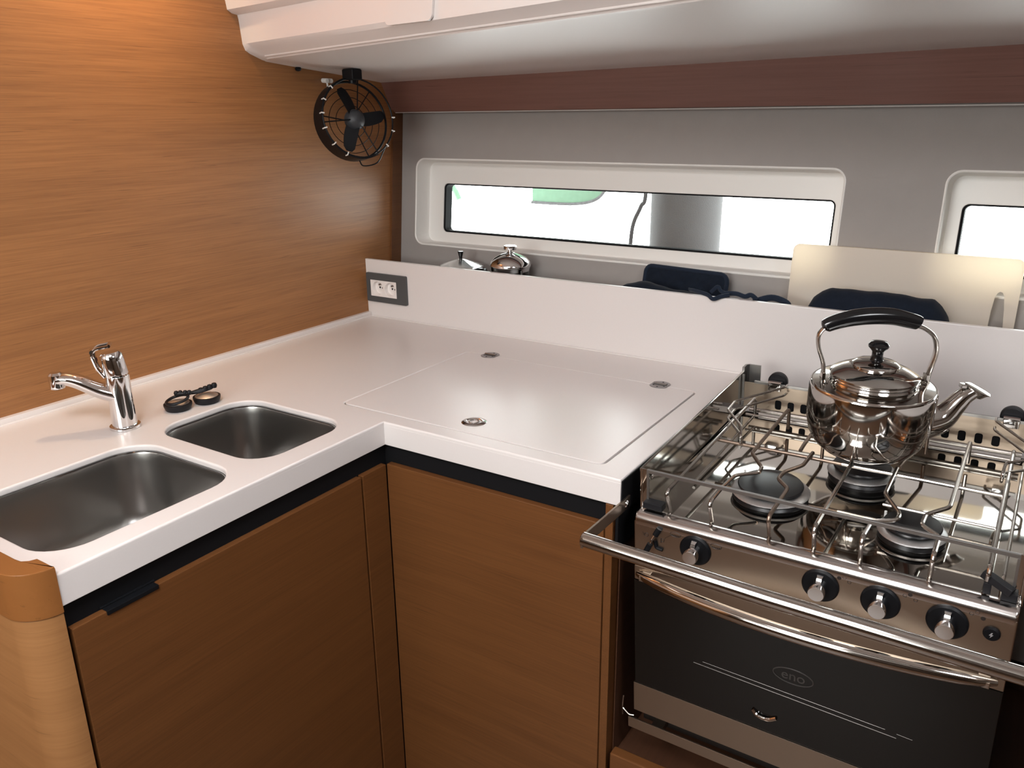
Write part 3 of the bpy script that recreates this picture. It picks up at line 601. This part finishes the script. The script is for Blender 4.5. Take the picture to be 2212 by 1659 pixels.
b = BM(); box(b, -.0105, SW-.004, .0700, .0735, -.4795, -.4580, .0006); box(b, .03, .05, .0735, .12, -.475, -.463); box(b, .45, .47, .0735, .12, -.475, -.463); sp_('base_bar', b, 'panel', label='steel bar below the oven door')
b = BM(); tube(b, fillet([(-.0260, .085, -.4300), (-.0280, .083, -.4560), (-.012, .078, -.4620), (-.004, .080, -.4610)], .006), .0018, 8); tube(b, [(-.0275, .083, -.452), (-.0275, .083, -.472)], .0013, 6); sp_('gimbal_lock', b, 'rod')
for x in (-.013, SW+.0125): b = BM(); lathe(b, [(0, -.014), (.010, -.014), (.010, .014), (0, .014)], (0, 0, 0), 20, Matrix.Translation((x, .33, -.105)) @ Matrix.Rotation(PI/2, 4, 'Y')); sp_('gimbal_pivot', b, 'steel')
# rubber feet on the roll
b = BM(); box(b, .0085, .0400, .0930, .1100, -.0545, -.0435, .0012, mat=Matrix.Rotation(math.radians(0), 4, 'X')); sp_('lid_clip', b, 'rubber', label='small black rubber clip')
b = BM(); b2 = BM(); box(b2, -.019, .019, -.006, .006, -.005, .005, .0010); b2.transform(Matrix.Translation((.4850, .102, -.0370)) @ Matrix.Rotation(math.radians(18), 4, 'Y') @ Matrix.Rotation(math.radians(-20), 4, 'Z')); merge(b, b2)
box(b, .4905, .5080, .0960, .1060, -.0570, -.0450, .0008); box(b, .4700, .4790, .0990, .1060, -.0560, -.0400, .0010); sp_('lid_clip', b, 'rubber', label='small black rubber clip')

# pan support: welded rods
GZ, RR_ = -.0180, .0031
ps = sp_('pan_support', tube(BM(), fillet([(.0465, .1100, -.0590), (.0465, .0960, GZ-.004), (.0465, .1020, GZ), (.0465, .5050, GZ), (.0465, .5120, GZ-.006), (.0465, .5100, -.0590)], .004), RR_, 10), 'rod', label='welded steel rod pan support')
def rod(pts, m='rod', f=.006, r=RR_):
    b = BM(); tube(b, fillet(pts, f), r, 10); o = sp_('rod', b, m, ps); return o
ft = lambda x: [(x-.002, .1125, -.0590), (x, .0960, GZ-.006), (x, .1030, GZ)]
rod(ft(.1145)+[(.1145, .1515, GZ), (.1185, .1930, GZ), (.1478, .2180, GZ), (.1462, .2370, GZ)], 'rod', .007)
rod([(.1478, .2185, GZ), (.1462, .2370, GZ), (.1165, .2790, GZ), (.1172, .4790, GZ), (.1172, .4860, GZ-.006), (.1172, .4850, -.0590)], 'rod_burnt', .007)
rod(ft(.2013)+[(.2013, .1880, GZ), (.1795, .2110, GZ), (.1809, .2370, GZ), (.2005, .2725, GZ), (.2021, .3230, GZ)], 'rod_burnt', .007)
rod(ft(.2640)+[(.2645, .3110, GZ)])
rod(ft(.3255)+[(.3275, .1480, GZ), (.3560, .1660, GZ), (.3569, .1840, GZ), (.3280, .2345, GZ), (.3282, .3250, GZ)], 'rod', .007)
rod(ft(.4113)+[(.4110, .1480, GZ), (.3862, .1680, GZ), (.3872, .1990, GZ), (.4125, .2352, GZ), (.4120, .4700, GZ), (.4120, .4780, GZ-.006), (.4120, .4780, -.0590)], 'rod', .007)
rod(ft(.4740)+[(.4735, .4620, GZ), (.4735, .4780, GZ-.006), (.4735, .4780, -.0590)])
rod([(.4900, .1280, -.0590), (.4900, .1230, GZ-.030), (.4900, .1300, GZ-.026), (.4900, .4800, GZ-.026)], r=.0024)
rod([(.1815, .4850, -.059), (.1815, .4860, GZ-.006), (.1815, .4780, GZ), (.1815, .3450, GZ), (.1820, .3240, GZ-.001)], 'rod_burnt')
rod([(.2260, .4850, -.059), (.2260, .4860, GZ-.006), (.2260, .4780, GZ), (.2270, .4050, GZ)], 'rod_burnt')
rod([(.3480, .4850, -.059), (.3480, .4860, GZ-.006), (.3480, .4780, GZ), (.3300, .3300, GZ)], 'rod_burnt')
rod([(.0440, .3135, GZ-.0052), (.2500, .3130, GZ-.0052)], 'rod_burnt', r=.0030)
rod([(.2500, .3130, GZ-.0052), (.4750, .3110, GZ-.0052)], 'rod', r=.0030)
rod([(.3300, .2115, GZ-.0052), (.4750, .2115, GZ-.0052)], 'rod', r=.0022)
rod([(.0440, .2115, GZ-.0400), (.0440, .5200, GZ-.0400)], r=.0026)
rod([(.0300, .5080, -.0540), (.4850, .5080, -.0540)], r=.0026)
rod([(.0300, .5300, -.0520), (.4850, .5300, -.0520)], r=.0040)
# burners
for x, y, r, lab in ((.1630, .2320, .0500, 'large left burner'), (.3720, .2060, .0385, 'small right front burner'), (.2720, .3600, .0440, 'rear burner under the kettle')):
    b = BM(); lathe(b, [(0, -.0700), (r*1.10, -.0700), (r*1.16, -.0600), (r*1.08, -.0545), (r*.90, -.0535), (0, -.0535)], (x, y, 0), 40); bu = sp_('burner', b, 'cap', label=lab)
    b = BM(); lathe(b, [(r*.85, -.0545), (r*1.16, -.0535), (r*1.20, -.0515), (r*1.15, -.0495), (r*.94, -.0458), (r*.60, -.0450), (0, -.0450)], (x, y, 0), 40); fl = sp_('flame_ring', b, 'alu', bu, label='aluminium flame ring')
    b = BM(); lathe(b, [(0, -.0452), (r*.88, -.0452), (r*.99, -.0435), (r, -.0415), (r*.97, -.0400), (r*.55, -.0388), (0, -.0384)], (x, y, 0), 48); sp_('burner_cap', b, 'cap', bu, label='black enamel cap')
    b = BM(); a = 2.6; tube(b, [(x+r*1.20*math.cos(a), y+r*1.20*math.sin(a), -.058), (x+r*1.20*math.cos(a), y+r*1.20*math.sin(a), -.0430)], .0020, 8); sp_('spark_plug', b, 'mount', bu)
# pan clamps on the back rail
def clamp(xh, pts_hi, sgn):
    b = BM(); lathe(b, [(0, -.006), (.0175, -.006), (.0185, -.003), (.0185, .004), (.0160, .006), (0, .006)], (0, 0, 0), 32, Matrix.Translation((xh, .5720, -.0030)) @ Matrix.Rotation(PI/2, 4, 'X')); cl = sp_('pan_clamp', b, 'rubber', label='rotating black clamp knob with bent wire arm')
    b = BM(); box(b, xh-.0120, xh+.0120, .5460, .5640, -.0150, .0010, .0020); tube(b, [(xh-.012, .5500, .0005), (xh+.012, .5500, .0005)], .0042, 10); sp_('clip', b, 'chrome', cl)
    b = BM(); hi = [Vector(p) for p in pts_hi]; lo = [p-Vector((0, 0, .0165)) for p in hi[:-1]]
    path = [hi[0]+Vector((0, .012, 0))]+hi + [hi[-1]-Vector((0, 0, .0145))] + lo[::-1] + [lo[0]+Vector((0, .012, 0))]
    tube(b, fillet(path, .005), .0022, 10); sp_('wire_arm', b, 'rod', cl)
clamp(.0700, [(.0925, .5400, .0), (.0317, .4347, .0), (.0338, .3927, .0), (.0792, .3345, .0), (.0884, .3035, -.004)], 1)
clamp(.4620, [(.4400, .5350, .0), (.5000, .4450, .0), (.5000, .4050, .0), (.4671, .3760, .0), (.4657, .3442, -.004)], -1)

# grab bar on brackets, fixed to the cabinets
gb = thing('grab_bar', 'thick polished steel grab bar on flat brackets running across the front of the stove', 'grab bar', (1.36, -.75, -.045))
b = BM(); tube(b, [(1.083, -.7500, -.0405), (1.0842, -.7500, -.0405), (1.35, -.7500, -.0480), (1.69, -.7500, -.0500), (1.691, -.7500, -.0500)], [.0095, .0108, .0108, .0108, .0095], 24); obj('bar', b, 'steel', gb)
for s, x in ((0, 1.0845), (1, 1.6850)):
    b = BM(); P = [(-.6215, -.0330), (-.7430, -.0305), (-.7600, -.0330), (-.7600, -.0500), (-.7430, -.0505), (-.6215, -.0530), (-.600, -.0530), (-.600, -.0330)]
    prism(b, P, 'x', x, x+.0035, .0006); br = obj('bracket', b, 'panel', gb)
    b = BM(); lathe(b, [(0, .0030), (.0045, .0022), (.0060, 0)], (0, 0, 0), 16, Matrix.Translation((x+.0036, -.6130, -.0430)) @ Matrix.Rotation(PI/2, 4, 'Y')); obj('bolt', b, 'chrome', br)

# ---------------------------------------------------------------- kettle
KC = Vector((.2700, .3600, GZ+RR_+.0002)); KM = Q @ Matrix.Translation(KC) @ Matrix.Rotation(math.radians(28), 4, 'Z') @ Matrix.Rotation(math.radians(2.6), 4, 'Y')
ke = thing('kettle', 'polished stainless steel kettle with black arched handle standing on the stove', 'kettle', mat=KM)
def kp(name, b, m, parent=ke, label=None, smooth=40): return obj(name, b, m, parent, local=True, label=label, smooth=smooth)
b = BM(); lathe(b, [(0, .0010), (.040, .0), (.052, .0010), (.066, .0065), (.078, .0170), (.0868, .0320), (.0918, .0520), (.0932, .0720), (.0935, .0950), (.0935, .1110), (.0928, .1145), (.0905, .1165), (.0880, .1160), (.0700, .1190), (.0640, .1195)], n=64); kp('body', b, 'steel')
b = BM(); lathe(b, [(.0640, .1190), (.0655, .1215), (.0640, .1240), (.0652, .1265), (.0640, .1290), (.0620, .1300)], n=56); kp('collar', b, 'steel')
b = BM(); lathe(b, [(.0600, .1295), (.0650, .1300), (.0655, .1325), (.0635, .1345), (.0580, .1375), (.0470, .1425), (.0385, .1445), (.0345, .1450), (.0352, .1475), (.0340, .1498), (.0280, .1525), (.0140, .1550), (0, .1555)], n=56); kl = kp('lid', b, 'steel')
b = BM(); lathe(b, [(.0100, .1545), (.0098, .1580), (.0082, .1620), (.0085, .1690), (.0120, .1730), (.0150, .1765), (.0152, .1800), (.0120, .1840), (.0060, .1858), (0, .1860)], n=28); kp('lid_knob', b, 'bake', kl, label='black lid knob')
X = lambda u, z, v=0.0: (u, v, z)
wl = smooth_path([X(-.0765, .118), X(-.0770, .1300), X(-.0800, .1500), X(-.0885, .1720), X(-.0915, .1900), X(-.0880, .2010), X(-.0790, .2100)], 4)
wr = smooth_path([X(.0790, .115), X(.0795, .1300), X(.0815, .1440), X(.0850, .1640), X(.0840, .1800), X(.0770, .1960), X(.0620, .2070), X(.0450, .2130)], 4)
b = BM(); tube(b, wl, .0032, 12, flat=1.9, flat_dir=(0, 1, 0)); kh = kp('handle_strap', b, 'rod'); b = BM(); tube(b, wr, .0034, 12, flat=2.2, flat_dir=(0, 1, 0)); kp('handle_strap', b, 'rod')
gp = smooth_path([X(-.0860, .2050), X(-.0780, .2110), X(-.0600, .2180), X(-.0380, .2230), X(-.0120, .2255), X(.0150, .2245), X(.0350, .2200), X(.0500, .2160), X(.0545, .2140)], 4); n_ = len(gp)
rg = [(.0100+.0030*math.sin(PI*i/(n_-1))) for i in range(n_)]; rg[0] = rg[-1] = .004; rg[1] = rg[-2] = .0082
b = BM(); tube(b, gp, rg, 16); kp('grip', b, 'bake', ke, label='black moulded hand grip')
for s in (-1, 1):
    b = BM(); box(b, s*.0775-.0028, s*.0775+.0028, -.007, .007, .1145, .1340, .0010)
    lathe(b, [(0, .0035), (.0030, .0028), (.0040, 0)], (0, 0, 0), 12, Matrix.Translation((s*.0740, -.006, .1195)))
    lathe(b, [(0, .0035), (.0030, .0028), (.0040, 0)], (0, 0, 0), 12, Matrix.Translation((s*.0740, .008, .1195)))
    kp('handle_bracket', b, 'steel')
sp0 = smooth_path([X(.078, .0500), X(.0950, .0540), X(.1120, .0620), X(.1260, .0800), X(.1380, .0965), X(.1500, .1060)], 4); n_ = len(sp0)
kr = [.0290, .0265, .0225, .0175, .0145, .0125]; rs_ = [kr[min(5, int(5*i/(n_-1)))]+(kr[min(5, int(5*i/(n_-1))+1)]-kr[min(5, int(5*i/(n_-1)))])*(5*i/(n_-1)-int(5*i/(n_-1))) for i in range(n_)]
b = BM(); tube(b, sp0, rs_, 20, flat=.92, flat_dir=(0, 0, 1)); so = kp('spout', b, 'steel')
b = BM(); tube(b, smooth_path([X(.0930, .0280), X(.1120, .0330), X(.1240, .0410)], 4), .0035, 8); kp('spout_seam', b, 'steel', so)
m_ = Matrix.Translation((.1560, 0, .1075)) @ Matrix.Rotation(math.radians(24), 4, 'Y') @ Matrix.Rotation(math.radians(14), 4, 'X') @ Matrix.Diagonal((1.75, .95, 1, 1))
b = BM(); lathe(b, [(0, .0), (.0105, .0), (.0125, .0012), (.0128, .0028), (.0115, .0036), (0, .0042)], (0, 0, 0), 28, m_); lathe(b, [(.0085, -.009), (.0105, -.002), (.0120, .0012)], (0, 0, 0), 28, m_); kp('spout_lip', b, 'steel', so)
b = BM(); box(b, .1300, .1380, -.006, .006, .1120, .1180, .001, mat=None); kp('spout_hinge', b, 'steel', so)

# ================================================================ THINGS BEHIND THE SPLASHBACK
SZ = .0281
mk = thing('moka_pot', 'aluminium stovetop coffee pot with black lid knob, behind the splashback on the left', 'coffee pot', (.275, .0745, SZ))
def octo(r, z, a0=22.5): return [Vector((.2750+r*math.cos(math.radians(a0+45*k)), .0745+r*math.sin(math.radians(a0+45*k)), z)) for k in range(8)]
b = BM(); loft(b, [octo(.048, SZ), octo(.050, SZ+.030), octo(.040, SZ+.058), octo(.040, SZ+.062), octo(.057, .1500)], True, True); obj('body', b, 'steel', mk, smooth=20)
b = BM(); loft(b, [octo(.0595, .1500), octo(.0610, .1520), octo(.0590, .1550), octo(.012, .1700), octo(.008, .1705)]); ml = obj('lid', b, plain('moka_aluminium', (.78, .78, .78), .22, 1.0), mk, smooth=20)
b = BM(); lathe(b, [(0, .0), (.0042, .0), (.0042, .008), (.0062, .016), (.0078, .0225), (.0072, .0240), (0, .0245)], (.2750, .0745, .1675), 20); obj('lid_knob', b, 'bake', ml)
b = BM(); prism(b, [(.3250, .151), (.3520, .152), (.3680, .128), (.3680, .060), (.3560, .060), (.3540, .118), (.3400, .132), (.3250, .134)], 'y', .0670, .0830, .002); obj('handle', b, 'bake', mk)
b = BM(); prism(b, [(.222, .130), (.205, .148), (.222, .148)], 'y', .066, .083); obj('spout', b, 'steel', mk)
cx, cyy = .4325, .0745
fp = thing('coffee_press', 'glass coffee press with domed chrome lid, behind the splashback beside the coffee pot', 'coffee press', (cx, cyy, SZ))
b = BM(); lathe(b, [(.0, SZ+.002), (.047, SZ+.002), (.0480, SZ+.006), (.0480, .168), (.0465, .168), (.0465, SZ+.008), (0, SZ+.006)], (cx, cyy, 0), 40); obj('glass_beaker', b, 'clear', fp)
b = BM(); lathe(b, [(.0495, .1550), (.0500, .1640), (.0530, .1660), (.0538, .1700), (.0500, .1790), (.0400, .1880), (.0260, .1950), (.0130, .1990), (.0080, .2000), (0, .2000)], (cx, cyy, 0), 44); fl_ = obj('lid', b, 'chrome', fp)
b = BM(); lathe(b, [(.0110, .1990), (.0055, .2030), (.0050, .2070), (.0165, .2085), (.0172, .2110), (.0172, .2160), (.0155, .2180), (0, .2182)], (cx, cyy, 0), 32); obj('plunger_knob', b, 'chrome', fl_)
b = BM()
for a in (-1.9, -.4, 1.1, 2.6): tube(b, [(cx+.0490*math.cos(a), cyy+.0490*math.sin(a), z) for z in (SZ, .160)], .0022, 8)
ring(b, (cx, cyy, .050), .0490, .0022, 40, 6); ring(b, (cx, cyy, SZ+.003), .0490, .0030, 40, 6); tube(b, [(cx, cyy, .2), (cx, cyy, .075)], .0018, 6); obj('cage', b, 'chrome', fp)
b = BM(); tube(b, fillet([(cx-.0450, cyy+.020, .148), (cx-.060, cyy+.024, .1510), (cx-.0770, cyy+.026, .1360), (cx-.0800, cyy+.026, .070), (cx-.0450, cyy+.020, .060)], .010), .0028, 10); obj('handle', b, 'chrome', fp)

def cloth(name, label, prof_top, y0, y1, zb, m='navy', wr=.004, seed=0, cat='cloth', lean=0.0):
    """soft folded cloth: arch over the depth, height along x from the profile"""
    rnd = random.Random(seed); ph = [rnd.uniform(0, 6) for _ in range(8)]
    xs = [p[0] for p in prof_top]; N = 60; K = 18; rings = []
    def H(x):
        for (xa, za), (xb, zb_) in zip(prof_top, prof_top[1:]):
            if xa <= x <= xb: return za+(zb_-za)*(x-xa)/(xb-xa)
        return prof_top[-1][1]
    for i in range(N+1):
        x = xs[0]+(xs[-1]-xs[0])*i/N; r = []
        for k in range(K+1):
            t = k/K; a = PI*t; c = (1-math.cos(a))/2; h = (math.sin(a))**.35 if 0 < t < 1 else 0
            y = y0+(y1-y0)*c; z = zb+(H(x)-zb)*h
            y += wr*.6*math.sin(x*70+ph[0]+z*40) + lean*(z-zb); z += wr*(math.sin(x*55+ph[1]+y*60)*.5+math.sin(x*130+ph[2])*.25)*h
            r.append(Vector((x+wr*.5*math.sin(z*90+ph[3]), y, max(z, zb))))
        rings.append(r)
    b = BM(); loft(b, rings, True, True, True); o = obj(name, b, m, smooth=80); return tag(o, label, cat)
cloth('folded_cloth', 'dark navy cloth lying low behind the splashback, in front of the upright pot holder', [(.745, .130), (.757, .1500), (.775, .1600), (.800, .1660), (.830, .1665), (.870, .1600), (.92, .1540), (1.00, .1500), (1.055, .140)], .0140, .0820, SZ, seed=3, wr=.003)
ph_ = thing('pot_holder', 'navy quilted pot holder standing upright against the grey hull side', 'pot holder', (.885, .11, SZ))
m = Matrix.Translation((.885, .1080, .1125)) @ Matrix.Rotation(math.radians(-6), 4, 'X') @ Matrix.Rotation(math.radians(3.6), 4, 'Y')
b = BM(); N1, N2 = 40, 30; W2, H2 = .099, .078
def pz(u, v):
    e = (1-abs(u)**8)*(1-abs(v)**8); q = abs(math.sin((u*W2+v*H2)*PI/.045))**.4*abs(math.sin((u*W2-v*H2)*PI/.045))**.4; return (.0025+.0060*q)*e+.0005
for s in (-1, 1):
    G = [[b.verts.new(m @ Vector((W2*u*(1-.02*abs(v)**6), s*pz(u, v), H2*v+.003*math.sin(u*2.4)))) for v in [-1+2*j/N2 for j in range(N2+1)]] for u in [-1+2*i/N1 for i in range(N1+1)]]
    for i in range(N1):
        for j in range(N2): b.faces.new((G[i][j], G[i+1][j], G[i+1][j+1], G[i][j+1]))
obj('quilted_pad', b, 'navy', ph_, smooth=80)
b = BM(); tube(b, [m @ Vector((x, 0, z+.003*math.sin(x/W2*2.4))) for x, z in rrect(-W2, W2, -H2, H2, .016, 5)], .0052, 10, closed=True); obj('binding', b, 'navyhem', ph_, label='paler navy edge binding')
# apron tie trailing over the splashback edge
b = BM()
def ribbon(pts, wd, th, b):
    P = smooth_path(pts, 5); tube(b, P, wd, 10, flat=th/wd, flat_dir=(0, 1, .3))
ribbon([(.935, .020, .166), (.955, .004, .1680), (.985, -.006, .1650), (1.000, -.010, .1580), (1.015, -.006, .1640), (1.030, .004, .1670)], .0050, .0022, b)
ribbon([(.985, .0160, .1660), (1.000, .0160, .1800), (1.006, .0165, .1720), (1.020, .018, .1660)], .0042, .0020, b)
ribbon([(1.010, .0170, .1660), (1.040, .0160, .1690), (1.060, .0160, .1650), (1.072, .018, .1690), (1.085, .020, .1600)], .0055, .0024, b)
ribbon([(1.075, .030, .1520), (1.11, .036, .1640), (1.140, .034, .1580), (1.150, .03, .148)], .0075, .004, b)
tag(obj('cloth_tie', b, 'navyhem', smooth=80), 'crumpled navy fabric tie draped over the splashback edge beside the pot holder', 'cloth tie')
cb = thing('cutting_board', 'large translucent cream plastic cutting board leaning behind the splashback and kettle', 'cutting board', (1.335, .12, SZ))
fb = lambda p: Vector((p.x, .1085+(p.y-SZ)*.085+p.z*.996, p.y))
slot = [(1.5050, .060), (1.5055, .110), (1.5075, .165), (1.5100, .192), (1.5135, .2005), (1.5170, .2035), (1.5215, .2020), (1.5250, .1950), (1.5285, .170), (1.5330, .120), (1.536, .060)]
b = plate(rrect(1.1225, 1.5500, SZ+.0005, .2665, .013, 6), [slot], 0, .0090, .0020, fb); obj('board', b, 'acrylic', cb)
cloth('oven_glove', 'navy cloth bundle in front of the cutting board, behind the kettle', [(1.172, .110), (1.1805, .1437), (1.1914, .1746), (1.204, .184), (1.222, .1915), (1.284, .1955), (1.3617, .1920), (1.4113, .1905), (1.4251, .1793), (1.4400, .160), (1.455, .120)], .0150, .0950, SZ, seed=8, wr=.0025, cat='oven glove')

# ================================================================ FAN under the deck moulding
FCN = Vector((.112, -.120, .5270)); fd = Vector((.93, -.34, .19)).normalized()
fan = thing('cabin_fan', 'small black cabin fan hanging from the white moulding by the wood bulkhead', 'fan', tuple(FCN))
FM = Matrix.Translation(FCN) @ aim(fd)
RF = .0925
b = BM(); box(b, FCN.x-.018, FCN.x+.018, FCN.y-.018, FCN.y+.016, .6170, .6425, .004); tube(b, [(FCN.x, FCN.y, .620), (FCN.x, FCN.y, .610)], .010, 14); obj('mount', b, 'black', fan)
b = BM(); tube(b, [FM @ Vector((RF*math.cos(t), RF*math.sin(t), -.018)) for t in [2*PI*k/48 for k in range(48)]], .0028, 8, closed=True)
tube(b, [FM @ Vector((RF*1.0*math.cos(t), RF*1.0*math.sin(t), .018)) for t in [2*PI*k/48 for k in range(48)]], .0020, 8, closed=True); cg = obj('cage', b, 'black', fan)
b = BM()  # half shroud round the left and lower rim
A = [math.radians(d) for d in range(70, 292, 6)]
UPV = (FM.to_3x3().inverted() @ Vector((0, 0, 1))); base = math.atan2(UPV.y, UPV.x)
camdir = Vector((1.5577, -1.6666, .5348))-FCN; rt = Vector((.84, .54, 0)); rv = FM.to_3x3().inverted() @ rt; sgn = 1 if (UPV.x*rv.y-UPV.y*rv.x) < 0 else -1
def fpt(ang, rad, z):   # ang measured from up, increasing towards the left as seen from the front
    a = base + sgn*ang; return FM @ Vector((rad*math.cos(a), rad*math.sin(a), z))
AR = [math.radians(d) for d in range(15, 206, 7)]
rings = [[fpt(a, RF+.001, -.028), fpt(a, RF+.001, .019), fpt(a, RF+.0035, .019), fpt(a, RF+.0035, -.028)] for a in AR]; loft(b, rings); obj('shroud', b, 'black', fan)
b = BM(); arms = 0
for r_ in (.040, .058, .076): tube(b, [FM @ Vector((r_*math.cos(t), r_*math.sin(t), -.024)) for t in [2*PI*k/40 for k in range(40)]], .0009, 6, closed=True)
for k in range(3): tube(b, [fpt(math.radians(200+120*k), .018, -.022), fpt(math.radians(200+120*k), RF, -.018)], .0015, 6)
obj('rear_guard', b, 'black', cg)
b = BM()
for a in (-8, 205, 95): tube(b, [fpt(math.radians(a), .020, .012), fpt(math.radians(a), RF, .019)], .0015, 6)
obj('strut', b, 'black', cg)
b = BM(); lathe(b, [(0, .0175), (.010, .0165), (.0200, .0110), (.0245, .0020), (.0250, -.010), (.0200, -.020), (0, -.022)], (0, 0, 0), 32, FM); hb = obj('hub', b, plain('hub_grey', (.035, .037, .042), .5), fan)
for k, a0 in enumerate((14, 150, 268)):
    b = BM(); rings = []
    for j in range(9):
        t = j/8; r_ = .018+.062*t; wdt = .0225*(1-.35*t**2) if t < .95 else .008; tw = math.radians(38-22*t); rr_ = []
        for s, c in ((-1, -.0010), (1, -.0010), (1, .0010), (-1, .0010)):
            da = s*wdt*math.cos(tw)/r_; rr_.append(fpt(math.radians(a0)+da*.85+t*.15, r_, s*wdt*math.sin(tw)*.55+c))
        rings.append(rr_)
    loft(b, rings); obj('blade', b, 'black', fan)
for a in (62, 82, 103, 128, 152, 250, 225, 40, 270): b = BM(); tube(b, [fpt(math.radians(a), RF+.0045, .012), fpt(math.radians(a), RF+.0045, .022), fpt(math.radians(a), RF-.003, .0215)], .0016, 6); obj('clip', b, 'mount', cg, label='small pale guard clip')
b = BM(); tube(b, smooth_path([fpt(math.radians(180), RF+.004, -.010), fpt(math.radians(182), RF+.018, 0), fpt(math.radians(200), RF+.020, .006), fpt(math.radians(215), RF+.006, .012), fpt(math.radians(225), RF, .016)], 5), .0016, 6); obj('cord', b, 'black', fan)
b = BM(); tube(b, [(.0002, -.108, .6200), (.018, -.110, .6190)], .0055, 10); tube(b, [(.0002, -.092, .6200), (.016, -.094, .6190)], .0055, 10); tube(b, [(.010, -.108, .6190), (.010, -.092, .6190)], .0030, 8); tube(b, [(.010, -.104, .618), (.012, -.102, .594)], .0022, 6); tag(obj('cable_clip', b, 'mount'), 'small white cable clips on the bulkhead beside the fan', 'cable clip')
b = BM(); lathe(b, [(0, .006), (.006, .004), (.008, 0), (.006, -.004), (0, -.006)], (.004, -.1900, .6440), 14); tag(obj('screw_cap', b, 'black'), 'tiny dark screw cap where moulding meets the wood bulkhead', 'screw cap')

# ceiling downlight above the picture, source of the warm glow
dl = thing('ceiling_downlight', 'small round warm downlight in the deckhead by the left bulkhead', 'light', (.16, -.64, 1.075))
b = BM(); lathe(b, [(.028, .0245), (.040, .0245), (.040, .018), (.028, .014), (.026, .024)], (.16, -.64, 1.075), 32); obj('ring', b, 'chrome', dl)
m, t, bs = new_mat('warm_lens'); bs.inputs['Emission Color'].default_value = (1, .65, .35, 1); bs.inputs['Emission Strength'].default_value = 6
b = BM(); lathe(b, [(0, .018), (.026, .018), (.026, .022), (0, .022)], (.16, -.64, 1.075), 32); obj('lens', b, m, dl)

# ================================================================ OUTSIDE
fe = thing('boat_fender', 'grey knit-covered cylindrical fender hanging outside the long window', 'fender', (.728, .52, -.35))
b = BM(); lathe(b, [(0, -.35), (.04, -.345), (.080, -.30), (.095, -.22), (.097, 0), (.097, .50), (.095, .62), (.080, .70), (.04, .745), (.015, .76), (.006, .78), (.006, 1.50), (0, 1.50)], (.728, .52, 0), 48); obj('cover', b, 'fender', fe)
b = BM(); tube(b, smooth_path([(.655, .42, 1.2), (.648, .42, .60), (.649, .42, .338), (.636, .42, .294), (.616, .42, .248), (.609, .42, .196), (.606, .42, .10), (.608, .42, -.3)], 5), .0058, 8)
tag(obj('mooring_rope', b, 'rope'), 'thin dark rope hanging outside the window just left of the grey fender', 'rope')
gbn = thing('green_banner', 'pale green cloth with twisted grey edging outside the window, upper middle', 'banner', (.19, .80, .25))
b = BM(); prism(b, [(.058, .246), (.23, .248), (.30, .262), (.335, .295), (.345, .36), (.35, 1.45), (.058, 1.45)], 'y', .800, .806); obj('cloth', b, 'green', gbn)
b = BM(); tube(b, smooth_path([(.056, .799, .2440), (.15, .799, .2435), (.23, .799, .2460), (.295, .799, .2590), (.333, .799, .288), (.346, .799, .34), (.35, .799, .62), (.351, .799, 1.45)], 4), .0050, 8); obj('edging', b, plain('grey_cord', (.05, .05, .053), .9, noise=.9, nscale=120), gbn)
b = BM(); tube(b, smooth_path([(-.315, .80, 1.45), (-.31, .80, .62), (-.30, .80, .40), (-.292, .80, .300), (-.272, .80, .266), (-.258, .80, .240)], 4), .010, 8); tag(obj('green_rope', b, 'green'), 'short pale green rope end outside the window at its upper left corner', 'rope')

# ---------------------------------------------------------------- lift the build frame to real height
for o in list(C.objects):
    if o.parent is None and o.type in {'MESH', 'EMPTY', 'LIGHT'}: o.location.z += UP
